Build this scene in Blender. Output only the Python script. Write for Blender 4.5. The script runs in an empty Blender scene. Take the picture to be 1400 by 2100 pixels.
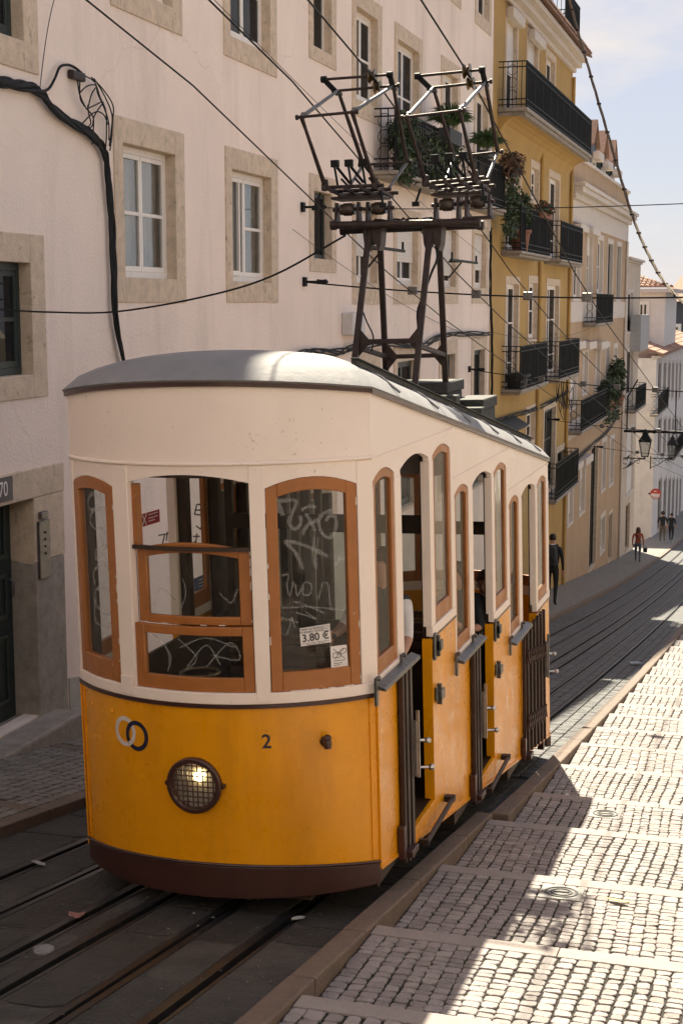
import bpy, bmesh, math, random
from mathutils import Vector, Matrix
random.seed(7)
R = math.radians
SC = bpy.context.scene
COL = SC.collection

# ------------------------------------------------------------------ camera
cam_d = bpy.data.cameras.new('camera'); cam = bpy.data.objects.new('camera', cam_d); COL.objects.link(cam)
SC.camera = cam
FPX = 3020.0; PITCH = math.atan(430 / FPX); YAW = math.atan2(910, math.hypot(FPX, 430))
cam.location = (0, 0, 0); cam.rotation_euler = (math.pi / 2 - PITCH, 0, YAW)
cam_d.sensor_fit = 'VERTICAL'; cam_d.sensor_height = 36; cam_d.lens = FPX / 2100 * 36
cam_d.clip_start = 0.1; cam_d.clip_end = 2000

# ------------------------------------------------------------------ sky, sun, exposure
SUN = Vector((0.215, -0.655, -0.725)).normalized()        # way the light travels
elev = math.asin(-SUN.z); azim = math.atan2(-SUN.x, -SUN.y)   # clockwise from +y
W = bpy.data.worlds.new('World'); SC.world = W; W.use_nodes = True
nt = W.node_tree; nt.nodes.clear()
def wn(t, **k):
    n = nt.nodes.new(t)
    for a, b in k.items(): setattr(n, a, b)
    return n
wo = wn('ShaderNodeOutputWorld'); bg = wn('ShaderNodeBackground'); sky = wn('ShaderNodeTexSky')
sky.sky_type = 'NISHITA'; sky.sun_disc = False; sky.sun_elevation = elev; sky.sun_rotation = azim
sky.air_density = 1.0; sky.dust_density = .5; sky.ozone_density = 1.0; sky.altitude = 60
tc = wn('ShaderNodeTexCoord'); mp = wn('ShaderNodeMapping'); mp.inputs['Scale'].default_value = (1, 1, 2.6); mp.inputs['Location'].default_value = (2.2, 0.9, 0.1)
nz = wn('ShaderNodeTexNoise'); nz.inputs['Scale'].default_value = 4.2; nz.inputs['Detail'].default_value = 9; nz.inputs['Roughness'].default_value = .55
rp = wn('ShaderNodeValToRGB'); rp.color_ramp.elements[0].position = .50; rp.color_ramp.elements[1].position = .64
mx = wn('ShaderNodeMixRGB'); mx.inputs[2].default_value = (3.75, 3.7, 4.3, 1)
veil = wn('ShaderNodeMixRGB'); veil.inputs[0].default_value = .86; veil.inputs[2].default_value = (2.25, 2.45, 3.7, 1)   # thin high haze over the whole sky
sc_ = wn('ShaderNodeMath', operation='MULTIPLY'); sc_.inputs[1].default_value = .95
L = nt.links.new
L(tc.outputs['Generated'], mp.inputs[0]); L(mp.outputs[0], nz.inputs['Vector']); L(nz.outputs[0], rp.inputs[0])
L(rp.outputs[0], sc_.inputs[0]); L(sc_.outputs[0], mx.inputs[0]); L(sky.outputs[0], veil.inputs[1]); L(veil.outputs[0], mx.inputs[1]); L(mx.outputs[0], bg.inputs[0]); L(bg.outputs[0], wo.inputs[0])
bg.inputs[1].default_value = 0.07
sl = bpy.data.lights.new('sun', 'SUN'); so = bpy.data.objects.new('sun', sl); COL.objects.link(so)
sl.energy = 4.1; sl.angle = R(.53); sl.color = (1, .945, .88)
so.rotation_euler = SUN.to_track_quat('-Z', 'Y').to_euler(); so.location = (-20, 60, 60)
vs = SC.view_settings; vs.view_transform = 'Standard'; vs.look = 'None'; vs.gamma = 1; vs.use_curve_mapping = False
vs.exposure = 1.68
vs.use_white_balance = True; vs.white_balance_temperature = 7700; vs.white_balance_tint = 4
cy_ = SC.cycles if hasattr(SC, 'cycles') else None
SC.render.engine = 'CYCLES'
SC.cycles.use_denoising = True; SC.cycles.use_adaptive_sampling = True; SC.cycles.adaptive_threshold = .02; SC.cycles.max_bounces = 8; SC.cycles.transparent_max_bounces = 16
SC.cycles.diffuse_bounces = 5; SC.cycles.sample_clamp_indirect = 8; SC.cycles.caustics_reflective = False; SC.cycles.caustics_refractive = False

# ------------------------------------------------------------------ survey of the place: pixel rays to world planes
Qc = cam.rotation_euler.to_matrix()
def ray(u, v): return (Qc @ Vector(((u - 700) / FPX, -(v - 1050) / FPX, -1)))
def onx(u, v, x): r = ray(u, v); return r * (x / r.x)
def ony(u, v, y): r = ray(u, v); return r * (y / r.y)
H = 2.3
def gz(y):                                    # street level; the hill flattens slowly downhill
    y = min(max(y, -12.0), 125.0)
    return -H - .1702 * y + .001028 * y * y / H
XW = -7.0
def wr(u0, v0, u1, v1, x=XW):
    um, vm = (u0 + u1) / 2, (v0 + v1) / 2
    return onx(u0, vm, x).y, onx(u1, vm, x).y, onx(um, v1, x).z, onx(um, v0, x).z

# ------------------------------------------------------------------ materials
MATS = {}
def mat(name, col, rough=.6, var=.10, scale=5., bump=0., bscale=40., metal=0., coat=0., dirt=None, dscale=1.2, dlo=.55, dhi=.75, island=0., spec=.5, streak=False, fine=0., chips=None, crack=None, wear=0.):
    if name in MATS: return MATS[name]
    m = bpy.data.materials.new(name); m.use_nodes = True; t = m.node_tree; N = t.nodes; K = t.links.new
    b = N['Principled BSDF']; b.inputs['Roughness'].default_value = rough; b.inputs['Metallic'].default_value = metal
    b.inputs['Coat Weight'].default_value = coat; b.inputs['Coat Roughness'].default_value = .18; b.inputs['Specular IOR Level'].default_value = spec
    c = N.new('ShaderNodeTexCoord'); src = c.outputs['Object']
    n1 = N.new('ShaderNodeTexNoise'); n1.inputs['Scale'].default_value = scale; n1.inputs['Detail'].default_value = 6; n1.inputs['Roughness'].default_value = .62
    K(src, n1.inputs['Vector'])
    r1 = N.new('ShaderNodeMapRange'); r1.inputs[1].default_value = .3; r1.inputs[2].default_value = .7; r1.inputs[3].default_value = 1 - var; r1.inputs[4].default_value = 1 + var
    K(n1.outputs[0], r1.inputs[0]); val = r1.outputs[0]
    if island:
        g = N.new('ShaderNodeNewGeometry'); oi = N.new('ShaderNodeObjectInfo'); ad = N.new('ShaderNodeMath'); ad.operation = 'ADD'
        K(g.outputs['Random Per Island'], ad.inputs[0]); K(oi.outputs['Random'], ad.inputs[1]); fr = N.new('ShaderNodeMath'); fr.operation = 'FRACT'; K(ad.outputs[0], fr.inputs[0])
        r2 = N.new('ShaderNodeMapRange'); r2.inputs[3].default_value = 1 - island; r2.inputs[4].default_value = 1 + island; K(fr.outputs[0], r2.inputs[0])
        mu = N.new('ShaderNodeMath'); mu.operation = 'MULTIPLY'; K(val, mu.inputs[0]); K(r2.outputs[0], mu.inputs[1]); val = mu.outputs[0]
    if fine:
        n3 = N.new('ShaderNodeTexNoise'); n3.inputs['Scale'].default_value = 160; n3.inputs['Detail'].default_value = 3; K(src, n3.inputs['Vector'])
        r3 = N.new('ShaderNodeMapRange'); r3.inputs[1].default_value = .3; r3.inputs[2].default_value = .7; r3.inputs[3].default_value = 1 - fine; r3.inputs[4].default_value = 1 + fine; K(n3.outputs[0], r3.inputs[0])
        m3 = N.new('ShaderNodeMath'); m3.operation = 'MULTIPLY'; K(val, m3.inputs[0]); K(r3.outputs[0], m3.inputs[1]); val = m3.outputs[0]
    mm = N.new('ShaderNodeVectorMath'); mm.operation = 'SCALE'; mm.inputs[0].default_value = col[:3]; K(val, mm.inputs['Scale'])
    out = mm.outputs[0]
    if dirt:
        n2 = N.new('ShaderNodeTexNoise'); n2.inputs['Scale'].default_value = dscale; n2.inputs['Detail'].default_value = 10; n2.inputs['Roughness'].default_value = .68
        if streak:
            ms = N.new('ShaderNodeMapping'); ms.inputs['Scale'].default_value = (1, 1, .16); K(src, ms.inputs[0]); K(ms.outputs[0], n2.inputs['Vector'])
        else: K(src, n2.inputs['Vector'])
        r4 = N.new('ShaderNodeMapRange'); r4.inputs[1].default_value = dlo; r4.inputs[2].default_value = dhi; r4.inputs[4].default_value = dirt[3]; K(n2.outputs[0], r4.inputs[0])
        mc = N.new('ShaderNodeMixRGB'); mc.inputs[2].default_value = (*dirt[:3], 1); K(r4.outputs[0], mc.inputs[0]); K(out, mc.inputs[1]); out = mc.outputs[0]
    if chips:
        n5 = N.new('ShaderNodeTexNoise'); n5.inputs['Scale'].default_value = 34; n5.inputs['Detail'].default_value = 4; K(src, n5.inputs['Vector'])
        n6 = N.new('ShaderNodeTexNoise'); n6.inputs['Scale'].default_value = 2.0; K(src, n6.inputs['Vector']); a5 = N.new('ShaderNodeMath'); a5.operation = 'MULTIPLY_ADD'; a5.inputs[1].default_value = .35; K(n6.outputs[0], a5.inputs[0]); K(n5.outputs[0], a5.inputs[2])
        r5 = N.new('ShaderNodeMapRange'); r5.inputs[1].default_value = .915; r5.inputs[2].default_value = .935; r5.inputs[4].default_value = chips[3]; K(a5.outputs[0], r5.inputs[0])
        m5 = N.new('ShaderNodeMixRGB'); m5.inputs[2].default_value = (*chips[:3], 1); K(r5.outputs[0], m5.inputs[0]); K(out, m5.inputs[1]); out = m5.outputs[0]
    if crack:
        wn_ = N.new('ShaderNodeTexNoise'); wn_.inputs['Scale'].default_value = 1.6; wn_.inputs['Detail'].default_value = 6; K(src, wn_.inputs['Vector'])
        wv = N.new('ShaderNodeVectorMath'); wv.operation = 'MULTIPLY_ADD'; wv.inputs[1].default_value = (.5, .5, .5); K(wn_.outputs['Color'], wv.inputs[0]); K(src, wv.inputs[2])
        vo = N.new('ShaderNodeTexVoronoi'); vo.feature = 'DISTANCE_TO_EDGE'; vo.inputs['Scale'].default_value = .42; K(wv.outputs[0], vo.inputs['Vector'])
        r6 = N.new('ShaderNodeMapRange'); r6.inputs[1].default_value = .0; r6.inputs[2].default_value = .0035; r6.inputs[3].default_value = crack[3]; r6.inputs[4].default_value = 0; K(vo.outputs['Distance'], r6.inputs[0])
        n7 = N.new('ShaderNodeTexNoise'); n7.inputs['Scale'].default_value = .55; K(src, n7.inputs['Vector']); r7 = N.new('ShaderNodeMapRange'); r7.inputs[1].default_value = .46; r7.inputs[2].default_value = .58; K(n7.outputs[0], r7.inputs[0])
        mu6 = N.new('ShaderNodeMath'); mu6.operation = 'MULTIPLY'; K(r6.outputs[0], mu6.inputs[0]); K(r7.outputs[0], mu6.inputs[1])
        m6 = N.new('ShaderNodeMixRGB'); m6.inputs[2].default_value = (*crack[:3], 1); K(mu6.outputs[0], m6.inputs[0]); K(out, m6.inputs[1]); out = m6.outputs[0]
    if wear:
        n8 = N.new('ShaderNodeTexNoise'); n8.inputs['Scale'].default_value = 5; n8.inputs['Detail'].default_value = 8; n8.inputs['Roughness'].default_value = .7; K(src, n8.inputs['Vector'])
        r8 = N.new('ShaderNodeMapRange'); r8.inputs[1].default_value = .3; r8.inputs[2].default_value = .7; r8.inputs[3].default_value = max(.05, rough - wear); r8.inputs[4].default_value = rough + wear; K(n8.outputs[0], r8.inputs[0]); K(r8.outputs[0], b.inputs['Roughness']); K(r8.outputs[0], b.inputs['Coat Roughness'])
    K(out, b.inputs['Base Color'])
    if bump:
        nb = N.new('ShaderNodeTexNoise'); nb.inputs['Scale'].default_value = bscale; nb.inputs['Detail'].default_value = 5; K(src, nb.inputs['Vector'])
        bp = N.new('ShaderNodeBump'); bp.inputs['Strength'].default_value = min(1, bump); bp.inputs['Distance'].default_value = .02; K(nb.outputs[0], bp.inputs['Height']); K(bp.outputs[0], b.inputs['Normal'])
    MATS[name] = m; return m
def glass(name, tint=(.9, .93, .92), refl=1.0, rough=.02, opaque=None):
    m = bpy.data.materials.new(name); m.use_nodes = True; t = m.node_tree; N = t.nodes; K = t.links.new; N.remove(N['Principled BSDF'])
    o = N['Material Output']; mix = N.new('ShaderNodeMixShader'); gl = N.new('ShaderNodeBsdfGlossy'); gl.inputs['Roughness'].default_value = rough
    fz = N.new('ShaderNodeFresnel'); fz.inputs[0].default_value = 1.5
    mu = N.new('ShaderNodeMath'); mu.operation = 'MULTIPLY_ADD'; mu.inputs[1].default_value = refl; mu.inputs[2].default_value = .02; mu.use_clamp = True; K(fz.outputs[0], mu.inputs[0])
    if opaque: tr = N.new('ShaderNodeBsdfDiffuse'); tr.inputs[0].default_value = (*opaque, 1)
    else: tr = N.new('ShaderNodeBsdfTransparent'); tr.inputs[0].default_value = (*tint, 1)
    c = N.new('ShaderNodeTexCoord'); nb = N.new('ShaderNodeTexNoise'); nb.inputs['Scale'].default_value = 2.5; K(c.outputs['Object'], nb.inputs['Vector'])
    bp = N.new('ShaderNodeBump'); bp.inputs['Strength'].default_value = .12; bp.inputs['Distance'].default_value = .02; K(nb.outputs[0], bp.inputs['Height']); K(bp.outputs[0], gl.inputs['Normal'])
    K(mu.outputs[0], mix.inputs[0]); K(tr.outputs[0], mix.inputs[1]); K(gl.outputs[0], mix.inputs[2]); K(mix.outputs[0], o.inputs[0]); MATS[name] = m; return m
def film(name, col, alpha):
    m = bpy.data.materials.new(name); m.use_nodes = True; b = m.node_tree.nodes['Principled BSDF']
    b.inputs['Base Color'].default_value = (*col, 1); b.inputs['Alpha'].default_value = alpha; b.inputs['Roughness'].default_value = .7; MATS[name] = m; return m
def emit(name, col, s):
    m = bpy.data.materials.new(name); m.use_nodes = True; b = m.node_tree.nodes['Principled BSDF']
    b.inputs['Base Color'].default_value = (*col, 1); b.inputs['Emission Color'].default_value = (*col, 1); b.inputs['Emission Strength'].default_value = s; MATS[name] = m; return m

PLAS = mat('plaster_white', (.86, .72, .625), .85, .05, .8, .5, 30, dirt=(.50, .40, .33, .55), dscale=.9, dlo=.50, dhi=.78, streak=True, fine=.03, crack=(.50, .40, .33, .4))
PLASB = mat('plaster_base', (.45, .42, .38), .9, .2, 3, .4, 18, dirt=(.16, .14, .12, .7), dscale=2)
STONE = mat('limestone', (.60, .475, .355), .8, .16, 7, .45, 45, dirt=(.24, .175, .12, .75), dscale=9, dlo=.57, dhi=.70, fine=.16)
STONED = mat('limestone_dark', (.30, .26, .22), .85, .22, 6, .5, 45, dirt=(.10, .09, .08, .7), dscale=5)
YPLAS = mat('plaster_yellow', (.43, .265, .085), .85, .09, 1.2, .4, 25, dirt=(.28, .18, .08, .5), dscale=.9, streak=True)
TPLAS = mat('plaster_tan', (.43, .295, .185), .85, .08, 1.0, .4, 25, dirt=(.30, .21, .14, .5), dscale=.8, streak=True)
TRIM = mat('plaster_trim', (.60, .53, .47), .8, .07, 2, .3, 25, dirt=(.4, .33, .28, .4), dscale=2)
CREAMW = mat('plaster_cream', (.56, .46, .36), .85, .1, 1.5, .4, 20, dirt=(.3, .25, .2, .6), dscale=1, streak=True)
PALEW = mat('plaster_pale', (.74, .68, .62), .85, .08, 1.5, .4, 20, dirt=(.4, .34, .3, .5), dscale=1, streak=True)
SLATE = mat('slate_cladding', (.055, .06, .07), .6, .15, 3)
ROOFT = mat('roof_tile', (.34, .19, .13), .85, .2, 4, .3, 40, dirt=(.22, .17, .13, .8), dscale=3, island=.3)
WOODW = mat('white_window_paint', (.80, .74, .67), .45, .05, 8)
WOODG = mat('dark_green_paint', (.025, .038, .035), .5, .2, 8)
GLD = glass('window_glass', refl=.4, opaque=(.012, .013, .016))
GLT = glass('window_glass_clear', (.88, .9, .9), .42)
TGL = glass('tram_glass', (.90, .93, .91), .38, .04)
def grime(m, lo, hi, col):
    t = m.node_tree; N = t.nodes; K = t.links.new; o = N['Material Output']; src = o.inputs[0].links[0].from_socket
    c = N.new('ShaderNodeTexCoord'); n = N.new('ShaderNodeTexNoise'); n.inputs['Scale'].default_value = 3.0; n.inputs['Detail'].default_value = 9; n.inputs['Roughness'].default_value = .7; K(c.outputs['Object'], n.inputs['Vector'])
    r = N.new('ShaderNodeMapRange'); r.inputs[1].default_value = .35; r.inputs[2].default_value = .75; r.inputs[3].default_value = lo; r.inputs[4].default_value = hi; K(n.outputs[0], r.inputs[0])
    d = N.new('ShaderNodeBsdfDiffuse'); d.inputs[0].default_value = (*col, 1); tr = N.new('ShaderNodeBsdfTranslucent'); tr.inputs[0].default_value = (*col, 1); ad = N.new('ShaderNodeMixShader'); ad.inputs[0].default_value = .5; K(d.outputs[0], ad.inputs[1]); K(tr.outputs[0], ad.inputs[2])
    mx_ = N.new('ShaderNodeMixShader'); K(r.outputs[0], mx_.inputs[0]); K(src, mx_.inputs[1]); K(ad.outputs[0], mx_.inputs[2]); K(mx_.outputs[0], o.inputs[0])
grime(TGL, .01, .09, (.42, .41, .39))
TGS = glass('tram_side_glass', (.84, .87, .85), 1.0, .08); grime(TGS, .06, .38, (.62, .58, .54))
CURT = mat('curtain', (.34, .31, .28), .9, .15, 4)
ROOMD = mat('dark_room', (.03, .03, .03), .9)
SHUT = mat('shutter_slats', (.72, .66, .60), .6, .06, 5)
IRON = mat('iron_black', (.006, .007, .007), .6, .2, 10, spec=.25)
IRONB = mat('iron_brown', (.034, .021, .018), .55, .3, 14, .3, 60, metal=.3, dirt=(.09, .05, .035, .7), dscale=9)
STEEL = mat('bright_steel', (.52, .50, .48), .32, .2, 12, metal=1)
STEELD = mat('dull_steel', (.15, .148, .145), .38, .25, 12, metal=.85)
RAILM = mat('rail_steel', (.060, .060, .063), .42, .3, 5, metal=.8)
GROOV = mat('groove_black', (.012, .011, .010), .9, .3, 10)  # near-black for slots and keyholes drawn on top of their plates
BRASS = mat('brass', (.16, .12, .07), .35, .2, 9, metal=1)
CABLE = mat('cable_black', (.009, .010, .011), .7, .2, 10, spec=.3)
CABLEO = mat('old_rope', (.17, .13, .09), .85, .3, 30, .4, 80)
YEL = mat('tram_yellow', (.80, .315, .009), .32, .07, 2.2, .10, 4, coat=.25, dirt=(.34, .12, .012, .6), dscale=2.4, dlo=.52, dhi=.8, fine=.05, streak=True, chips=(.30, .10, .012, .7), wear=.14)
CRE = mat('tram_cream', (.88, .75, .665), .38, .035, 2.5, .06, 7, coat=.2, dirt=(.6, .48, .40, .28), dscale=1.5, dlo=.55, dhi=.8, streak=True, chips=(.50, .38, .30, .6), wear=.12, fine=.02)
BRN = mat('tram_frame_brown', (.36, .125, .030), .42, .14, 6, .12, 30, coat=.15, dirt=(.20, .065, .02, .5), dscale=6, chips=(.55, .42, .32, .7), wear=.12)
MAR = mat('tram_maroon', (.050, .018, .014), .38, .18, 8, .1, 30, coat=.2)
DRK = mat('tram_dark_wood', (.040, .022, .013), .5, .3, 6)
GATE = mat('gate_brown', (.030, .014, .011), .5, .25, 9, dirt=(.08, .05, .04, .5), dscale=14)
CHIP = mat('chipped_paint', (.75, .70, .64), .7, .1, 9)
CANV = mat('roof_canvas', (.215, .213, .22), .72, .14, 3, .15, 22, dirt=(.12, .12, .125, .6), dscale=2.2, fine=.08)
TIMB = mat('roof_timber', (.032, .034, .032), .75, .3, 8, .4, 30)
NAVY = mat('navy_paint', (.012, .014, .04), .4, .05)
OFFW = mat('offwhite_paint', (.62, .57, .56), .4, .05)
ORNG = mat('ring_overlap', (.55, .34, .18), .4)
PAPER = mat('paper', (.78, .72, .70), .7, .03)
PRINT = mat('print_black', (.03, .03, .035), .6)
STKR = mat('sticker_red', (.30, .03, .035), .5, .06)
STKB = mat('sticker_blue', (.06, .11, .22), .5, .06)
SCRA = film('graffiti_haze', (.48, .47, .45), .28)
SCRD = film('graffiti_dark', (.10, .10, .10), .62)
SCRT = film('scratch_thin', (.5, .5, .48), .24)
LEATH = mat('seat_wood', (.085, .040, .018), .45, .3, 7)
ROAD = mat('road_stone', (.042, .039, .035), .78, .3, 3.5, .9, 22, dirt=(.024, .022, .02, .85), dscale=2.6, dlo=.45, dhi=.62, fine=.35, island=.45)
JOINT = mat('joint_sand', (.022, .019, .016), .95, .3, 9, .6, 60)
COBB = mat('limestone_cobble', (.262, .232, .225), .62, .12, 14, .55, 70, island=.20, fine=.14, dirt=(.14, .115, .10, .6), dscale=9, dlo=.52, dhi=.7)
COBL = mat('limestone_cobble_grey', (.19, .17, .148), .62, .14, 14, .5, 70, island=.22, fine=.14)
SETT = mat('basalt_sett', (.062, .063, .066), .55, .2, 12, .6, 60, island=.30, fine=.2)
STRIP = mat('step_stone', (.275, .238, .224), .7, .10, 6, .4, 60, fine=.12, dirt=(.22, .18, .155, .5), dscale=4)
KERB = mat('kerb_stone', (.14, .098, .073), .7, .16, 5, .45, 50, fine=.15, dirt=(.10, .07, .054, .7), dscale=4)
def paver_mat(name, col, sx, sy, jcol):
    m = bpy.data.materials.new(name); m.use_nodes = True; t = m.node_tree; N = t.nodes; K = t.links.new; b = N['Principled BSDF']; b.inputs['Roughness'].default_value = .7
    c = N.new('ShaderNodeTexCoord'); mpn = N.new('ShaderNodeMapping'); mpn.inputs['Scale'].default_value = (1, 1, 0); K(c.outputs['Object'], mpn.inputs[0])
    nn = N.new('ShaderNodeTexNoise'); nn.inputs['Scale'].default_value = 6; K(mpn.outputs[0], nn.inputs['Vector'])
    va = N.new('ShaderNodeVectorMath'); va.operation = 'MULTIPLY_ADD'; va.inputs[1].default_value = (.06, .06, 0); K(nn.outputs['Color'], va.inputs[0]); K(mpn.outputs[0], va.inputs[2])
    br = N.new('ShaderNodeTexBrick'); br.inputs['Scale'].default_value = 1; br.inputs['Brick Width'].default_value = sx; br.inputs['Row Height'].default_value = sy; br.inputs['Mortar Size'].default_value = .008; br.inputs['Mortar Smooth'].default_value = .3
    br.inputs['Color1'].default_value = (*[q * .8 for q in col], 1); br.inputs['Color2'].default_value = (*[q * 1.2 for q in col], 1); br.inputs['Mortar'].default_value = (*jcol, 1)
    K(va.outputs[0], br.inputs['Vector']); K(br.outputs['Color'], b.inputs['Base Color'])
    bp = N.new('ShaderNodeBump'); bp.inputs['Strength'].default_value = .8; bp.inputs['Distance'].default_value = .015; bp.invert = True; K(br.outputs['Fac'], bp.inputs['Height']); K(bp.outputs[0], b.inputs['Normal'])
    MATS[name] = m; return m
PAVF = paver_mat('far_paving', (.21, .195, .175), .11, .10, (.09, .08, .07))
SETF = paver_mat('far_setts', (.08, .082, .088), .16, .11, (.04, .04, .04))

# ------------------------------------------------------------------ mesh helpers
def link(name, me, m=None, parent=None, loc=None):
    o = bpy.data.objects.new(name, me); COL.objects.link(o)
    if m is not None and me is not None and not me.materials: me.materials.append(m)
    if parent is not None: o.parent = parent
    if loc is not None: o.location = loc
    return o
def tag(o, label=None, cat=None, group=None, kind=None):
    if label: o['label'] = label
    if cat: o['category'] = cat
    if group: o['group'] = group
    if kind: o['kind'] = kind
    return o
def empty(name, loc=(0, 0, 0), rot=(0, 0, 0), parent=None):
    o = bpy.data.objects.new(name, None); COL.objects.link(o); o.location = loc; o.rotation_euler = rot; o.empty_display_size = .2
    if parent is not None: o.parent = parent
    return o
class MB:
    def __init__(s): s.v = []; s.f = []
    def box(s, x0, x1, y0, y1, z0, z1):
        b = len(s.v); s.v += [(x, y, z) for x in (x0, x1) for y in (y0, y1) for z in (z0, z1)]
        s.f += [tuple(b + i for i in q) for q in ((0, 1, 3, 2), (4, 6, 7, 5), (0, 4, 5, 1), (2, 3, 7, 6), (0, 2, 6, 4), (1, 5, 7, 3))]; return s
    def hexa(s, p):                            # 8 corners: bottom ring 4, top ring 4
        b = len(s.v); s.v += [tuple(q) for q in p]
        s.f += [tuple(b + i for i in q) for q in ((3, 2, 1, 0), (4, 5, 6, 7), (0, 1, 5, 4), (1, 2, 6, 5), (2, 3, 7, 6), (3, 0, 4, 7))]; return s
    def bar(s, p, q, w, h, up=(0, 0, 1)):      # rectangular bar from p to q
        p, q = Vector(p), Vector(q); d = (q - p).normalized(); up = Vector(up)
        a = d.cross(up); a = a.normalized() if a.length > 1e-4 else Vector((1, 0, 0)); c = a.cross(d).normalized()
        r = [(-w / 2, -h / 2), (w / 2, -h / 2), (w / 2, h / 2), (-w / 2, h / 2)]
        return s.hexa([p + a * i + c * j for i, j in r] + [q + a * i + c * j for i, j in r])
    def tube(s, pts, r, n=8, cap=True):
        pts = [Vector(p) for p in pts]; rs = r if isinstance(r, (list, tuple)) else [r] * len(pts)
        b = len(s.v); up = None
        for i, p in enumerate(pts):
            d = (pts[min(i + 1, len(pts) - 1)] - pts[max(i - 1, 0)]).normalized()
            if up is None: up = Vector((0, 0, 1)) if abs(d.z) < .9 else Vector((1, 0, 0))
            a = d.cross(up).normalized(); c = a.cross(d).normalized(); up = c
            for k in range(n):
                t = 2 * math.pi * k / n; s.v.append(tuple(p + (a * math.cos(t) + c * math.sin(t)) * rs[i]))
        for i in range(len(pts) - 1):
            for k in range(n):
                s.f.append((b + i * n + k, b + i * n + (k + 1) % n, b + (i + 1) * n + (k + 1) % n, b + (i + 1) * n + k))
        if cap:
            s.f.append(tuple(b + k for k in range(n))[::-1]); e = b + (len(pts) - 1) * n; s.f.append(tuple(e + k for k in range(n)))
        return s
    def strip(s, ss, zl, zh, o0, o1, M, ends=True):   # solid band in (s,z) on a mapped surface
        fl = zl if callable(zl) else (lambda q: zl); fh = zh if callable(zh) else (lambda q: zh)
        b = len(s.v)
        for q in ss:
            a, c = fl(q), fh(q)
            s.v += [tuple(M(q, a, o0)), tuple(M(q, a, o1)), tuple(M(q, c, o1)), tuple(M(q, c, o0))]
        n = len(ss)
        for i in range(n - 1):
            for k in range(4):
                s.f.append((b + 4 * i + k, b + 4 * i + (k + 1) % 4, b + 4 * i + 4 + (k + 1) % 4, b + 4 * i + 4 + k))
        s.f.append((b, b + 3, b + 2, b + 1)); e = b + 4 * (n - 1); s.f.append((e, e + 1, e + 2, e + 3)); return s
    def sheet(s, ss, zl, zh, o, M):
        fl = zl if callable(zl) else (lambda q: zl); fh = zh if callable(zh) else (lambda q: zh); b = len(s.v)
        for q in ss: s.v += [tuple(M(q, fl(q), o)), tuple(M(q, fh(q), o))]
        for i in range(len(ss) - 1): s.f.append((b + 2 * i, b + 2 * i + 2, b + 2 * i + 3, b + 2 * i + 1))
        return s
    def prism(s, poly, fn0, fn1):
        b = len(s.v); n = len(poly); s.v += [tuple(fn0(*p)) for p in poly] + [tuple(fn1(*p)) for p in poly]
        s.f.append(tuple(b + i for i in range(n))[::-1]); s.f.append(tuple(b + n + i for i in range(n)))
        for i in range(n): j = (i + 1) % n; s.f.append((b + i, b + j, b + n + j, b + n + i))
        return s
    def lathe(s, prof, n=16, c=(0, 0, 0), axis='z'):
        b = len(s.v); c = Vector(c)
        for r, h in prof:
            for k in range(n):
                t = 2 * math.pi * k / n; x, y = r * math.cos(t), r * math.sin(t)
                s.v.append(tuple(c + (Vector((x, y, h)) if axis == 'z' else Vector((x, h, y)) if axis == 'y' else Vector((h, x, y)))))
        for i in range(len(prof) - 1):
            for k in range(n): s.f.append((b + i * n + k, b + i * n + (k + 1) % n, b + (i + 1) * n + (k + 1) % n, b + (i + 1) * n + k))
        s.f.append(tuple(b + k for k in range(n))[::-1]); e = b + (len(prof) - 1) * n; s.f.append(tuple(e + k for k in range(n))); return s
    def me(s, name='mesh', fix=True, smooth=None):
        m = bpy.data.meshes.new(name); m.from_pydata(s.v, [], s.f)
        if fix:
            b = bmesh.new(); b.from_mesh(m); bmesh.ops.recalc_face_normals(b, faces=b.faces); b.to_mesh(m); b.free()
        if smooth is not None:
            m.polygons.foreach_set('use_smooth', [True] * len(m.polygons))
            try: m.set_sharp_from_angle(angle=R(smooth))
            except Exception: pass
        m.update(); return m
    def build(s, name, m, parent=None, bevel=0., smooth=None, fix=True):
        o = link(name, s.me(name, fix, smooth), m, parent)
        if bevel:
            b = o.modifiers.new('bevel', 'BEVEL'); b.width = bevel; b.segments = 2; b.limit_method = 'ANGLE'; b.angle_limit = R(40)
        return o
def lin(a, b, n): return [a + (b - a) * i / (n - 1) for i in range(n)]
def smoothline(pts, k=6):                      # Catmull-Rom through 3-D points
    P = [Vector(p) for p in pts]; P = [2 * P[0] - P[1]] + P + [2 * P[-1] - P[-2]]; out = []
    for i in range(1, len(P) - 2):
        for j in range(k):
            t = j / k; a, b, c, d = P[i - 1], P[i], P[i + 1], P[i + 2]
            out.append(.5 * ((2 * b) + (c - a) * t + (2 * a - 5 * b + 4 * c - d) * t * t + (3 * b - a - 3 * c + d) * t ** 3))
    out.append(P[-2]); return out
def text(name, body, size, m, parent, loc, xa, ya, extrude=.0006, align='CENTER', sx=1., bold=0.):
    c = bpy.data.curves.new(name, 'FONT'); c.body = body; c.size = size; c.extrude = extrude; c.align_x = align; c.align_y = 'CENTER'; c.offset = bold
    tmp = bpy.data.objects.new(name + '_c', c); COL.objects.link(tmp); me = bpy.data.meshes.new_from_object(tmp.evaluated_get(bpy.context.evaluated_depsgraph_get())); bpy.data.objects.remove(tmp)
    o = bpy.data.objects.new(name, me); COL.objects.link(o); me.materials.clear(); me.materials.append(m); o.parent = parent
    xa = Vector(xa).normalized(); ya = Vector(ya).normalized(); za = xa.cross(ya)
    M = Matrix((xa, ya, za)).transposed().to_4x4(); M.translation = loc; o.matrix_local = M @ Matrix.Diagonal((sx, 1, 1, 1)); return o

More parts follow.
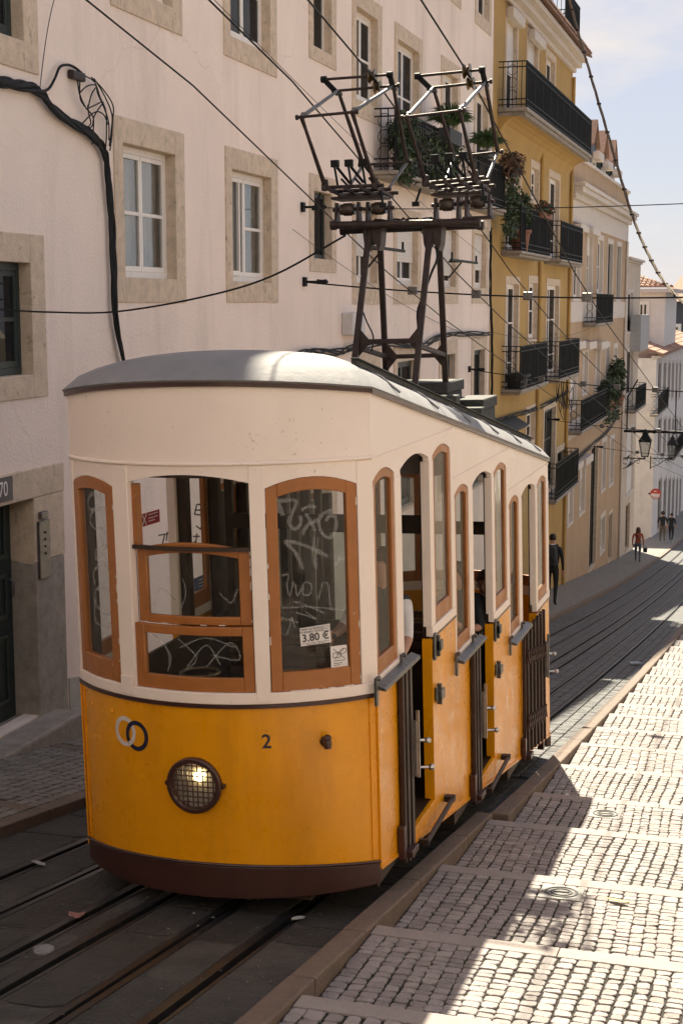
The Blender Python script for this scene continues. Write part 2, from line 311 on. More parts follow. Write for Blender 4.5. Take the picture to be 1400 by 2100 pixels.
# ------------------------------------------------------------------ the street
YS = [-12 + 1.5 * i for i in range(92)]
def profile(pts, ys, dz=0., closed=False):      # extrude an x/z section along the street
    m = MB(); n = len(pts)
    for y in ys: m.v += [(x, y, gz(y) + z + dz) for x, z in pts]
    for i in range(len(ys) - 1):
        for k in range(n - 1): a = i * n + k; m.f.append((a, a + 1, a + n + 1, a + n))
    return m
g = MB(); gx = [-260, -40, -7.2, 2.2, 40, 260]; gy = [-80, -12, 0, 15, 30, 50, 70, 90, 125, 300, 900]
for y in gy: g.v += [(x, y, gz(y) - .4 - max(0, y - 125) * .02) for x in gx]
for i in range(len(gy) - 1):
    for k in range(len(gx) - 1): a = i * len(gx) + k; g.f.append((a, a + 1, a + len(gx) + 1, a + len(gx)))
tag(g.build('ground', JOINT, fix=False), kind='structure')
KL, KR = -5.20, -2.10                            # kerb faces
RAILS = [(-4.63, 'r'), (-4.20, 's'), (-3.76, 'r'), (-3.50, 'r'), (-3.06, 's'), (-2.66, 'r')]
cuts = [KL - .03]
for x, k in RAILS: w = .06 if k == 'r' else .055; cuts += [x - w, x + w]
cuts += [KR + .12]
ri = MB()
for i in range(0, len(cuts), 2):
    a, b = cuts[i], cuts[i + 1]; n0 = len(ri.v); xs = lin(a, b, 3); n = 3
    if i == len(cuts) - 2: xs = [a, a + .1, b]
    for y in YS: ri.v += [((x if i < len(cuts) - 2 or x < KR - .2 else (KR - .05 if y < 10.6 else KR + .05)), y, gz(y)) for x in xs]
    for j in range(len(YS) - 1):
        for k in range(n - 1): q = n0 + j * n + k; ri.f.append((q, q + 1, q + n + 1, q + n))
road = tag(ri.build('road', ROAD, fix=False), kind='structure')
for nm, ids, lab in (('funicular_track', (0, 1, 2), 'empty steel track beside the far kerb, no car on it'), ('funicular_track', (3, 4, 5), 'steel track that the yellow car stands on')):
    t = empty(nm, (0, 0, 0)); tag(t, lab, 'track')
    for i in ids:
        x, k = RAILS[i]
        if k == 'r':
            profile([(x - .06, .001), (x - .06, .006), (x - .008, .006), (x - .008, -.05), (x + .038, -.05), (x + .038, .004), (x + .06, .004), (x + .06, -.001)], YS).build('rail', RAILM, t, fix=False)
        else:
            profile([(x - .055, .001), (x - .055, .005), (x - .014, .005), (x - .014, -.16), (x + .014, -.16), (x + .014, .005), (x + .055, .005), (x + .055, -.001)], YS).build('cable_slot', RAILM, t, fix=False)
    for gy_, sx in ((7.1, .16), (8.9, .16), (11.2, .16)):
        b = MB()
        x = RAILS[ids[1]][0] + sx + .03
        b.hexa([(x - .09, gy_ - .16, gz(gy_ - .16) - .02), (x + .09, gy_ - .16, gz(gy_ - .16) - .02), (x + .09, gy_ + .16, gz(gy_ + .16) - .02), (x - .09, gy_ + .16, gz(gy_ + .16) - .02),
                (x - .09, gy_ - .16, gz(gy_ - .16) + .003), (x + .09, gy_ - .16, gz(gy_ - .16) + .003), (x + .09, gy_ + .16, gz(gy_ + .16) + .003), (x - .09, gy_ + .16, gz(gy_ + .16) + .003)])
        gr = b.build('drain_grate', RAILM, t); b = MB()
        for k in range(6):
            y = gy_ - .12 + k * .048; b.hexa([(x - .07, y, gz(y) + .0035), (x + .07, y, gz(y) + .0035), (x + .07, y + .02, gz(y + .02) + .0035), (x - .07, y + .02, gz(y + .02) + .0035),
                                             (x - .07, y, gz(y) + .005), (x + .07, y, gz(y) + .005), (x + .07, y + .02, gz(y + .02) + .005), (x - .07, y + .02, gz(y + .02) + .005)])
        b.build('slot', GROOV, gr)

# --- stones
def stone(m, x0, x1, y0, y1, zf, jit=.007, hgt=.015, dome=.0, inset=.0035):
    """one split-faced cobble into mesh builder m"""
    w, l = x1 - x0, y1 - y0; cx, cy = (x0 + x1) / 2, (y0 + y1) / 2; e = random.uniform(-.002, .002)
    ring = []
    for sx, sy in ((-1, -1), (1, -1), (1, 1), (-1, 1)):
        r = min(w, l) * random.uniform(.04, .20)
        px, py = cx + sx * w / 2 + random.uniform(-jit, jit * .6) * sx, cy + sy * l / 2 + random.uniform(-jit, jit * .6) * sy
        if sx * sy > 0: ring += [(px, py - sy * r), (px - sx * r * 1.3, py)]
        else: ring += [(px - sx * r * 1.3, py), (px, py - sy * r)]
    tx, ty = random.uniform(-.022, .022), random.uniform(-.022, .022)
    b = len(m.v); n = 8
    for q, (k, dz) in enumerate(((1.0, -hgt), (1.0, -.0035), (1 - inset * 2 / min(w, l), dome))):
        for px, py in ring:
            x, y = cx + (px - cx) * k, cy + (py - cy) * k
            m.v.append((x, y, zf(y) + dz + e + ((tx * (x - cx) + ty * (y - cy) + random.uniform(-.0008, .0008)) if q else 0)))
    for q in range(2):
        for k in range(n): m.f.append((b + q * n + k, b + q * n + (k + 1) % n, b + (q + 1) * n + (k + 1) % n, b + (q + 1) * n + k))
    m.v.append((cx + random.uniform(-.01, .01), cy + random.uniform(-.01, .01), zf(cy) + dome + e + random.uniform(-.0008, .0012))); c = len(m.v) - 1
    for k in range(n): m.f.append((b + 2 * n + k, b + 2 * n + (k + 1) % n, c))
# right-hand pavement: cobbled terraces stepping down beside the kerb
STEPY = [3.2, 4.75, 6.30, 7.66, 9.33, 11.02, 12.45, 14.15, 15.75, 17.2, 18.55, 19.75, 21.15, 22.55, 23.95, 25.35, 26.8, 28.3, 29.8, 31.4, 33.0, 34.8, 36.6]
while STEPY[-1] < 118: STEPY.append(STEPY[-1] + 1.8)
STEPY = [-11.5 + 1.6 * i for i in range(9)] + STEPY
XP1 = 1.95
def terr(yn): return lambda y: gz(yn) + .085 + .078 * (yn - y)
pv = MB()
for a, b in zip(STEPY[:-1], STEPY[1:]):
    f = terr(b); q = len(pv.v)
    pv.v += [(KR + .02, a, f(a) - .011), (XP1, a, f(a) - .011), (XP1, b, f(b) - .011), (KR + .02, b, f(b) - .011)]; pv.f.append((q, q + 1, q + 2, q + 3))
pav = tag(pv.build('pavement', JOINT, fix=False), kind='structure')
for m_ in (pav,): m_.data.materials.append(PAVF)
for i, p in enumerate(pav.data.polygons):
    if pav.data.vertices[p.vertices[0]].co.y > 33: p.material_index = 1
cells = []
for a, b in zip(STEPY[:-1], STEPY[1:]):
    if b < 4.5 or a > 32: continue
    w0 = .083 + .012 * (a > 14)
    x = KR + (.025 if b < 11.3 else .15); xmax = .75 if a < 14 else .2
    while x < xmax:
        w = w0 * random.uniform(.86, 1.16); y = a + .012 + random.uniform(0, .03)
        while y < b - .15 - .05:
            l = min(random.uniform(.055, .09), b - .150 - y)
            if b - .15 - y - l < .05: l = b - .15 - y
            wv_ = .018 * math.sin(y * 2.1 + x * 3) * min(1, (x - KR - .15) * 3) if x > KR + .15 else 0; cells.append((x + .003 + wv_, x + w - .003 + wv_, y + .0025, y + l - .0025, b)); y += l
        x += w
vis = lambda c: (c[2] > 5.3 and c[0] / c[2] < -.055)
cells.sort(key=lambda c: (0 if vis(c) else 1, c[2] + .2 * abs(c[0] + 1.2)))
mass = MB()
for i, c in enumerate(cells):
    f = terr(c[4])
    if i < 300:
        m = MB(); stone(m, *c[:4], f); link('cobble', m.me('cobble', False), COBB, pav)
    else: stone(mass, *c[:4], f)
link('cobble_paving', mass.me('cobble_paving', False), COBB, pav)['kind'] = 'stuff'
for a, b in zip(STEPY[:-1], STEPY[1:]):
    if b < 3 or a > 60: continue
    f = terr(b); xs = [KR + (.022 if b < 11.3 else .148)]
    while xs[-1] < XP1 - .9: xs.append(xs[-1] + random.uniform(.75, 1.25))
    xs.append(XP1)
    for x0, x1 in zip(xs[:-1], xs[1:]):
        m = MB(); y0, y1 = b - .145, b - .002; e = random.uniform(-.002, .004)
        m.hexa([(x0 + .002, y0, f(y0) - .2), (x1 - .002, y0, f(y0) - .2), (x1 - .002, y1, f(y1) - .2), (x0 + .002, y1, f(y1) - .2), (x0 + .002, y0, f(y0) + e), (x1 - .002, y0, f(y0) + e), (x1 - .002, y1, f(y1) + e), (x0 + .002, y1, f(y1) + e)])
        m.build('step_stone', STRIP, pav, bevel=.006 if b < 20 else 0)
kerb = empty('kerb'); tag(kerb, kind='structure')
y = -11.
while y < 110:
    l = random.uniform(.9, 1.5) * (1 if y < 45 else 4); x0 = KR - .12 if y + l < 11.6 else KR - .0
    a, b = y + .003, y + l - .003; e = random.uniform(-.006, .006); x1 = KR + .02 if y + l < 11.6 else KR + .145
    m = MB(); m.hexa([(x0 + e, a, gz(a) - .3), (x1, a, gz(a) - .3), (x1, b, gz(b) - .3), (x0 + e, b, gz(b) - .3), (x0 + e, a, gz(a) + .10), (x1, a, gz(a) + .102), (x1, b, gz(b) + .102), (x0 + e, b, gz(b) + .10)])
    m.build('kerb_stone', KERB, kerb, bevel=.012 if y < 30 else 0); y += l
# left-hand pavement
PZ = .09
lp = profile([(XW - .1, PZ - .012), (KL + .0, PZ - .012)], YS); lpo = tag(lp.build('footpath', JOINT, fix=False), kind='structure')
lpo.data.materials.append(PAVF)
for p in lpo.data.polygons:
    if lpo.data.vertices[p.vertices[0]].co.y > 16: p.material_index = 1
y = -11.
while y < 118:
    l = random.uniform(.9, 1.5) * (1 if y < 20 else 5); a, b = y + .003, y + l - .003; e = random.uniform(-.005, .005)
    m = MB(); m.hexa([(KL - .14, a, gz(a) - .3), (KL + e, a, gz(a) - .3), (KL + e, b, gz(b) - .3), (KL - .14, b, gz(b) - .3), (KL - .14, a, gz(a) + PZ), (KL + e, a, gz(a) + PZ), (KL + e, b, gz(b) + PZ), (KL - .14, b, gz(b) + PZ)])
    m.build('kerb_stone', KERB, lpo, bevel=.01 if y < 20 else 0); y += l
cells = []; u = 0
x = XW + .03
BANDS = (12.15, 14.6, 9.6)
while x < KL - .17:
    w = .105 * random.uniform(.9, 1.12); y = 8.2 + random.uniform(0, .1)
    while y < 16:
        l = random.uniform(.10, .135)
        if not any(abs(y + l / 2 + .25 * (x - KL) - bb) < .11 for bb in BANDS): cells.append((x + .005, x + w - .005, y + .005, y + l - .005))
        y += l
    x += w
cells.sort(key=lambda c: (0 if 9.6 < c[2] < 13.2 else 1, c[2]))
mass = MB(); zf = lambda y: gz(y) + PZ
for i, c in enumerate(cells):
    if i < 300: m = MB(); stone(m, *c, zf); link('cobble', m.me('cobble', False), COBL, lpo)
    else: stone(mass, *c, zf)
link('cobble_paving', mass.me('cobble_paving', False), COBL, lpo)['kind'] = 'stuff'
for bb in BANDS:
    m = MB(); p = [(XW + .02, bb - .25 * (XW + .02 - KL)), (KL - .15, bb + .0375)]
    (xa, ya), (xb, yb) = p; w = .09
    m.hexa([(xa, ya - w, zf(ya - w) - .1), (xb, yb - w, zf(yb - w) - .1), (xb, yb + w, zf(yb + w) - .1), (xa, ya + w, zf(ya + w) - .1), (xa, ya - w, zf(ya - w) + .002), (xb, yb - w, zf(yb - w) + .002), (xb, yb + w, zf(yb + w) + .002), (xa, ya + w, zf(ya + w) + .002)])
    m.build('band_stone', KERB, lpo, bevel=.005)
# basalt setts of the carriageway, downhill of the car; large worn slabs above it
cells = []
for i in range(0, len(cuts), 2):
    a, b = cuts[i] + .004, cuts[i + 1] - .004
    if i == 0: a = KL + .01
    if i == len(cuts) - 2: b = KR - .03
    nrow = 0; y = 13.6
    while y < 38:
        l = random.uniform(.095, .12); x = a - (random.uniform(0, .06)); nc = max(1, round((b - a) / .165)); w = (b - a) / nc
        off = 0
        for k in range(nc):
            x0 = a + k * w; cells.append((x0 + .004, x0 + w - .004, y + .004, y + l - .004))
        y += l
cells = [c for c in cells if c[3] < 38]
vis2 = lambda c: (c[2] > 15.2 and c[0] > -3.0)
cells.sort(key=lambda c: (0 if vis2(c) else 1, c[2]))
mass = MB(); zf2 = lambda y: gz(y) + .010
for i, c in enumerate(cells):
    kw = dict(jit=.006, hgt=.02, dome=.002)
    if i < 300: m = MB(); stone(m, *c, zf2, **kw); link('sett', m.me('sett', False), SETT, road)
    else: stone(mass, *c, zf2, **kw)
link('sett_paving', mass.me('sett_paving', False), SETT, road)['kind'] = 'stuff'
road.data.materials.append(JOINT); road.data.materials.append(SETF)
for p in road.data.polygons:
    y0 = min(road.data.vertices[v].co.y for v in p.vertices)
    if y0 > 12.9: p.material_index = 1
    if y0 > 36.9: p.material_index = 2
# worn slabs between the rails in front of the car
for i in range(0, len(cuts), 2):
    a, b = cuts[i] + .006, cuts[i + 1] - .006
    if i == 0: a = KL + .01
    if i == len(cuts) - 2: b = KR - .13
    y = 3.5
    while y < 13.4:
        l = random.uniform(.32, .75); nc = 1 if b - a < .5 else 2
        xs = [a, b] if nc == 1 else [a, a + (b - a) * random.uniform(.35, .65), b]
        for x0, x1 in zip(xs[:-1], xs[1:]):
            m = MB(); stone(m, x0 + .005, x1 - .005, y + .006, min(y + l, 13.4) - .006, lambda yy: gz(yy) + .006, jit=.012, hgt=.02, dome=.001, inset=.014)
            link('road_slab', m.me('road_slab', False), ROAD, road)
        y += l

# ------------------------------------------------------------------ buildings
def wall_mesh(x, y0, y1, z0, z1, ops, depth, back=8., top=True):
    m = MB(); ys = sorted({y0, y1, *[o[0] for o in ops], *[o[1] for o in ops]}); zs = sorted({z0, z1, *[o[2] for o in ops], *[o[3] for o in ops]})
    ys = [q for q in ys if y0 <= q <= y1]; zs = [q for q in zs if z0 <= q <= z1]
    def quad(*p): b = len(m.v); m.v += p; m.f.append((b, b + 1, b + 2, b + 3))
    for a, b in zip(ys[:-1], ys[1:]):
        for c, d in zip(zs[:-1], zs[1:]):
            cy, cz = (a + b) / 2, (c + d) / 2
            if any(o[0] < cy < o[1] and o[2] < cz < o[3] for o in ops): continue
            quad((x, a, c), (x, b, c), (x, b, d), (x, a, d))
    for a, b, c, d in [o[:4] for o in ops]:
        e = x - depth
        quad((x, a, c), (x, a, d), (e, a, d), (e, a, c)); quad((x, b, c), (e, b, c), (e, b, d), (x, b, d))
        quad((x, a, d), (x, b, d), (e, b, d), (e, a, d)); quad((x, a, c), (e, a, c), (e, b, c), (x, b, c))
    w = x - back
    quad((x, y0, z0), (x, y0, z1), (w, y0, z1), (w, y0, z0)); quad((x, y1, z0), (w, y1, z0), (w, y1, z1), (x, y1, z1)); quad((w, y0, z0), (w, y0, z1), (w, y1, z1), (w, y1, z0))
    if top: quad((x, y0, z1), (x, y1, z1), (w, y1, z1), (w, y0, z1))
    return m
def ring4(m, x0, x1, y0, y1, z0, z1, l, r, t, b):          # frame of four bars; outer rectangle given
    m.box(x0, x1, y0, y0 + l, z0, z1); m.box(x0, x1, y1 - r, y1, z0, z1); m.box(x0 + .0005, x1 - .0005, y0 + l, y1 - r, z1 - t, z1); m.box(x0 + .0005, x1 - .0005, y0 + l, y1 - r, z0, z0 + b)
def window(parent, op, x, depth, kind='casement', sur=None, smat=STONE, fm=WOODW, down=.5, open_=0, gl=GLD, clear=False, proud=.02):
    y0, y1, z0, z1 = op; s = -1 if x > 0 else 1             # s: street side
    X = lambda d: x + s * d
    def bx(m, d0, d1, a, b, c, d): m.box(min(X(d0), X(d1)), max(X(d0), X(d1)), a, b, c, d)
    def r4(m, d0, d1, a, b, c, d, *w): ring4(m, min(X(d0), X(d1)), max(X(d0), X(d1)), a, b, c, d, *w)
    m = MB()
    if sur:
        l, r, t, b = sur; r4(m, -depth, proud, y0 - l, y1 + r, z0 - b, z1 + t, l + .004, r + .004, t + .004, b + .004); w = m.build('window', smat, parent, bevel=.008 if y0 < 24 else 0)
    else:
        r4(m, -depth + .01, -depth + .07, y0 + .002, y1 - .002, z0 + .002, z1 - .002, .035, .035, .035, .035); w = m.build('window', fm, parent)
    i = .008; a, b, c, d = y0 + i, y1 - i, z0 + i, z1 - i; dd = -depth; f = MB()
    fw = .055 if y1 - y0 > .9 else .045
    r4(f, dd + .0, dd + .05, a, b, c, d, fw, fw, fw * 1.3, fw * 1.2); mid = (a + b) / 2
    a2, b2, c2, d2 = a + fw, b - fw, c + fw * 1.2, d - fw * 1.3
    if kind in ('casement', 'french', 'shutter'):
        for (q0, q1) in ((a2, mid), (mid, b2)):
            r4(f, dd + .01, dd + .045, q0 + .003, q1 - .003, c2 + .003, d2 - .003, .045, .045, .05, .06)
            nb = [c2 + (d2 - c2) * .5] if kind != 'french' else [c2 + (d2 - c2) * .2, c2 + (d2 - c2) * .62]
            if not (open_ and q0 == a2):
                for zb in nb: bx(f, dd + .013, dd + .042, q0 + .05, q1 - .05, zb - .02, zb + .02)
    fo = f.build('frame', fm, w)
    if kind in ('casement', 'french', 'shutter') and y0 < 34:
        for (q0, q1) in ((a2, mid), (mid, b2)):
            nb = [c2 + (d2 - c2) * .5] if kind != 'french' else [c2 + (d2 - c2) * .2, c2 + (d2 - c2) * .62]
            zz = [c2 + .05] + nb + [d2 - .04]
            if open_ and q0 == a2: zz = [zz[0], zz[-1]]
            for e, g_ in zip(zz[:-1], zz[1:]): p = MB(); bx(p, dd + .02, dd + .026, q0 + .035, q1 - .035, e, g_); p.build('pane', gl, w)
    else: p = MB(); bx(p, dd + .018, dd + .026, a2 - .01, b2 + .01, c2 - .01, d2 + .01); p.build('pane', gl, w)
    if kind == 'shutter':
        zb = d - (d - c) * down; q = MB(); n = max(4, int((d - zb) / .055)); h = (d - zb) / n
        for k in range(n): bx(q, dd + .055, dd + .075, a + .01, b - .01, zb + k * h + .004, zb + (k + 1) * h - .003); bx(q, dd + .052, dd + .06, a + .01, b - .01, zb + k * h - .004, zb + k * h + .005)
        q.build('roller_shutter', SHUT, w)
    return w
def balcony(parent, x, y0, y1, z, proj, h=1.0, sp=.11, slabm=STONED, scroll=False, thick=.14):
    m = MB(); m.box(x, x + proj, y0, y1, z - thick * .5, z); m.box(x, x + proj - .06, y0 + .06, y1 - .06, z - thick, z - thick * .5 - .001); s = m.build('balcony', slabm, parent, bevel=.015)
    r = MB(); X = x + proj - .05; a, b = y0 + .05, y1 - .05
    for zz, t in ((z + .07, .012), (z + .20, .010), (z + h - .13, .010), (z + h, .018)):
        r.box(X - t, X + t, a, b, zz - .012, zz + .012)
        for yy in (a, b): r.box(x + .01, X - t - .001, yy - t, yy + t, zz - .012, zz + .012)
    n = int((b - a) / sp)
    for k in range(n + 1): yy = a + (b - a) * k / n; t = .018 if k % 12 == 0 else .0105; r.box(X - t * .9, X + t * .9, yy - t * .9, yy + t * .9, z, z + h - .0125)
    for k in range(n):
        yy = a + (b - a) * (k + .5) / n; r.tube([(X, yy + .035 * math.cos(t), z + h - .065 + .05 * math.sin(t)) for t in lin(0, 2 * math.pi, 7)], .006, 4, False)
    ns = max(2, int((X - x) / sp))
    for yy in (a, b):
        for k in range(1, ns): xx = x + (X - x) * k / ns; r.box(xx - .008, xx + .008, yy - .008, yy + .008, z, z + h - .0125)
        if scroll or True:
            for k in range(3):
                cz = z + .3 + k * (h - .5) / 2; rr = min(.12, (X - x) * .3)
                r.tube([(x + (X - x) * .5 + rr * math.cos(t), yy, cz + rr * math.sin(t)) for t in lin(0, 2 * math.pi, 11)], .007, 4, False)
    r.build('railing', IRON, s); return s
def cornice(parent, x, y0, y1, z, steps, m, name='cornice'):
    c = MB()
    for p, zb, zt in steps: c.box(x - .3, x + p, y0 - .003 * p, y1 + .003 * p, z + zb, z + zt)
    return c.build(name, m, parent, bevel=.02)
def tiled(parent, x0, z0, x1, z1, y0, y1, pitch=.24, name='roof', m=ROOFT):   # pan tiles running from eave (x0,z0) to ridge (x1,z1)
    b = MB(); n = max(2, int((y1 - y0) / pitch)); seg = max(2, int(math.hypot(x1 - x0, z1 - z0) / .45))
    b.hexa([(x0, y0, z0 - .08), (x0, y1, z0 - .08), (x1, y1, z1 - .08), (x1, y0, z1 - .08), (x0, y0, z0 - .01), (x0, y1, z0 - .01), (x1, y1, z1 - .01), (x1, y0, z1 - .01)])
    for k in range(n):
        yc = y0 + (y1 - y0) * (k + .5) / n; r = (y1 - y0) / n * .5
        for j in range(seg):
            t0, t1 = j / seg, (j + 1.12) / seg; e = len(b.v); k0 = .0
            for t, lift, rr in ((t0, .035, 1.0), (min(1, t1), .0, .86)):
                xx, zz = x0 + (x1 - x0) * t, z0 + (z1 - z0) * t
                for q in range(5): a = math.pi * q / 4; b.v.append((xx, yc - math.cos(a) * r * rr, zz + lift + math.sin(a) * .085 * rr))
            for q in range(4): b.f.append((e + q, e + q + 1, e + 6 + q, e + 5 + q))
            b.f.append((e, e + 1, e + 2, e + 3, e + 4))
    return b.build(name, m, parent, fix=False)
def building(name, label, x, y0, y1, z1, ops, depth, m, z0=None, back=8., cat='building'):
    z0 = gz(max(y0, y1)) - .6 if z0 is None else z0
    e = empty(name, (x, (y0 + y1) / 2, gz((y0 + y1) / 2)))
    tag(e, label, cat); o = wall_mesh(x, y0, y1, z0, z1, ops, depth, back).build('wall', m, None)
    bpy.context.view_layer.update(); adopt(e, o); return e
def adopt(root, *objs):                                     # world-space meshes become parts of a placed thing
    inv = Matrix.Translation(-root.location)
    for o in objs:
        for v in ([o] if o.parent is None else []):
            v.parent = root; v.matrix_parent_inverse = inv
class Kid:                                                  # parent proxy: build in world space, then adopt
    pass
_build = MB.build
def build_w(self, name, m, parent=None, **k):
    o = _build(self, name, m, None, **k)
    if parent is not None:
        o.parent = parent
        o.matrix_parent_inverse = Matrix.Translation(-world_loc(parent))
    return o
def world_loc(o): return o.location + (world_loc(o.parent) if o.parent and not isinstance(o.data, bpy.types.Mesh) else Vector()) if o.data is None else Vector()
MB.build = build_w

# white house in front
D = .16
wops = []; wlist = []
def add(lst, y0, y1, z0, z1, **k): lst.append(((y0, y1, z0, z1), k))
W1 = []
cols = [(11.2, 13.22), (14.87, 16.82), (18.2, 20.25), (21.67, 23.16), (24.06, 25.9), (26.8, 28.95), (30.6, 32.5), (34.0, 35.9)]
SU = dict(sur=(.22, .28, .27, .27))
for i, (a, b) in enumerate(cols):
    y0, y1 = a + .22, b - .28
    if i == 0: add(W1, y0, y1, -.70, .38, kind='casement', gl=GLD, fm=WOODG, sur=(.22, .28, .27, .22)); add(W1, y0, y1, 2.44, 3.6, kind='casement', fm=WOODG, **SU)
    elif i < 3: add(W1, y0, y1, .27, 1.73, kind='casement', gl=GLT, fm=WOODW, open_=1 if i == 2 else 0, **SU)
    elif i == 3: add(W1, y0 + .05, y1, .67, 1.70, kind='plain', fm=WOODG, sur=(.2, .25, .25, .2))
    else: add(W1, y0, y1, .33, 1.55 + .05 * (i == 7), kind='shutter', fm=WOODW, down=(.62, .64, .80, .66)[i - 4], sur=(.2, .26, .2, .36))
    if 0 < i < 3: add(W1, y0, y1, 3.40, 4.86, kind='casement', fm=WOODW, gl=GLD, **SU)
    elif i == 0: pass
    elif i == 3: add(W1, y0 + .05, y1, 3.84, 4.86, kind='plain', fm=WOODW, sur=(.2, .25, .25, .2))
    elif i == 4: add(W1, y0, y1, 3.36, 4.86, kind='casement', **SU)
    else: add(W1, y0, y1, 2.34, 4.78, kind='french', sur=(.2, .26, .27, .06))
    add(W1, y0, y1, 6.55 - .9 * (i == 0), 8.0 - .9 * (i == 0), kind='casement', **SU)
    if i >= 3: add(W1, y0 + .1, y1, -3.6 - .2 * (i - 3), -1.12, kind='french', fm=WOODG, sur=(.25, .28, .3, .05))
DOOR = (11.2, 12.86, gz(12.6) + PZ + .19, -1.90)
wb = building('white_building', 'tall pale plastered house with stone framed windows, nearest behind the tram', XW, -6, 36.27, 8.35, [w[0] for w in W1] + [DOOR], D, PLAS, z0=gz(36.3) - .6)
for op, k in W1: window(wb, op, XW, D, **k)
MB().box(XW - 7.9, XW - .002, -6, 24.6, 8.351, 11.6).build('upper_storey', PLAS, wb)
cornice(wb, XW, -6, 24.6, 11.4, [(.12, 0, .15), (.25, .15, .28), (.4, .28, .36)], TRIM); tiled(wb, XW + .5, 11.85, XW - 4.5, 13.4, -6, 24.6, .5)
cornice(wb, XW, 24.61, 36.26, 8.1, [(.12, 0, .15), (.25, .15, .26)], TRIM); tiled(wb, XW + .36, 8.42, XW - 4.5, 9.6, 24.62, 36.26, .5)
# the base course of grey render, door 70, its stonework and doorstep
bc = MB()
for a, b in ((-6, 11.2 - .55), (12.86 + .66, 20), (20, 36.2)):
    ys = lin(a, b, 8)
    bc.strip(ys, lambda y: gz(y) - .3, lambda y: gz(y) + PZ + .55, -.02, .016, lambda s, z, o: Vector((XW + o, s, z)))
bc.build('base_course', PLASB, wb)
y0, y1, z0, z1 = DOOR
for a, b, c, d, mm in ((y1 - .006, y1 + .62, -2.55, z1 - .001, STONE), (y1 - .006, y1 + .60, gz(y1) - .1, -2.553, STONED), (y0 - .55, y0 + .006, gz(y0) - .1, z1 - .001, STONED)):
    MB().box(XW - .32, XW + .025, a, b, c, d).build('door_jamb', mm, wb, bevel=.012)
MB().box(XW - .32, XW + .03, y0 - .56, y1 + .63, z1 - .0005, z1 + .29).build('lintel', STONE, wb, bevel=.012)
dm = MB(); dm.box(XW - .30, XW - .25, y0, y1, z0 - .3, z1)
dr = dm.build('door', WOODG, wb)
p = MB()
for a, b, c, d in ((y0 + .1, y0 + .62, z0 + .15, z0 + .85), (y0 + .75, y1 - .12, z0 + .15, z0 + .85), (y0 + .1, y0 + .62, z0 + 1.0, z0 + 1.45), (y0 + .75, y1 - .12, z0 + 1.0, z0 + 1.45), (y0 + .1, y0 + .62, z0 + 1.6, z0 + 2.25), (y0 + .75, y1 - .12, z0 + 1.6, z0 + 2.25)):
    ring4(p, XW - .249, XW - .222, a, b, c, d, .05, .05, .05, .05)
p.build('door_moulding', WOODG, dr, bevel=.008)
MB().tube([(XW - .24, y1 - .06, z0 + 1.2), (XW - .2, y1 - .06, z0 + 1.22), (XW - .2, y1 - .06, z0 + 1.36), (XW - .24, y1 - .06, z0 + 1.38)], .009, 6).build('door_handle', STEELD, dr, smooth=60)
MB().hexa([(XW - .3, y0 - .5, gz(y0) - .1), (XW + .34, y0 - .5, gz(y0) - .1), (XW + .34, y1 + .35, gz(y1) - .1), (XW - .3, y1 + .35, gz(y1) - .1), (XW - .3, y0 - .5, z0 - .02), (XW + .34, y0 - .5, z0 - .02), (XW + .34, y1 + .35, z0 - .02), (XW - .3, y1 + .35, z0 - .02)]).build('doorstep', STONED, wb, bevel=.03)
ic = MB().box(XW + .026, XW + .055, y1 + .03, y1 + .25, -2.72, -2.14).build('intercom_panel', STEELD, wb, bevel=.006)
ib = MB()
for k in range(4): ib.lathe([(.012, 0), (.012, .008), (.0, .009)], 10, (XW + .056, y1 + .14, -2.26 - .07 * k), 'x')
ib.build('buzzer_button', IRON, ic)
MB().box(XW + .026, XW + .07, y1 + .06, y1 + .2, -2.12, -2.05).build('intercom_camera', STEELD, wb, bevel=.01)
np_ = MB().box(XW + .031, XW + .04, 12.06, 12.42, -1.86, -1.63).build('house_number_plate', NAVY, wb)
text('house_number', '70', .20, PAPER, np_, Vector((XW + .042, 12.24, -1.745)), (0, 1, 0), (0, 0, 1), sx=.85)
# curtains behind the two clear windows
for (a, b) in (cols[1], cols[2]):
    for q0, q1 in ((a + .3, a + .3 + .62), (b - .95, b - .36)):
        m = MB(); ss = lin(q0, q1, 25); m.sheet(ss, .30, 1.70, 0, lambda s, z, o: Vector((XW - .215 - .02 * math.sin(s * 42), s, z))); m.build('curtain', CURT, wb, smooth=60, fix=False)
op_ = MB(); c2 = cols[2]; ring4(op_, XW - .13, XW - .095, c2[0] + .30, c2[0] + .80, .36, 1.64, .045, .045, .05, .06); tl = op_.build('tilted_sash', WOODW, wb)
# its balconies
b1 = balcony(wb, XW, 25.35, 30.6, 2.28, .45, 1.05, .12); b2 = balcony(wb, XW, 32.2, 36.1, 2.22, .42, 1.0, .12)
# meter box and brackets
MB().box(XW, XW + .2, onx(700, 670, XW).y, onx(726, 670, XW).y, onx(712, 687, XW).z, onx(712, 641, XW).z).build('meter_box', mat('grey_box', (.55, .52, .5), .5, .05), wb, bevel=.02)
for (ua, va, ub, vb) in ((708, 505, 790, 507), (890, 533, 946, 530)):
    p, q = onx(ua, va, XW), onx(ub, vb, XW); m = MB(); zc = p.z; m.tube([(XW + .35, p.y, zc), (XW + .35, q.y, zc)], .03, 6); m.tube([(XW, (p.y + q.y) / 2, zc), (XW + .35, (p.y + q.y) / 2, zc)], .025, 6); m.tube([(XW, (p.y + q.y) / 2, zc - .35), (XW + .3, (p.y + q.y) / 2, zc)], .018, 6)
    for yy in (p.y + .1, q.y - .1): m.tube([(XW + .35, yy, zc), (XW + .35, yy, zc + .16)], .022, 6)
    m.build('insulator_bracket', IRON, wb, smooth=40)

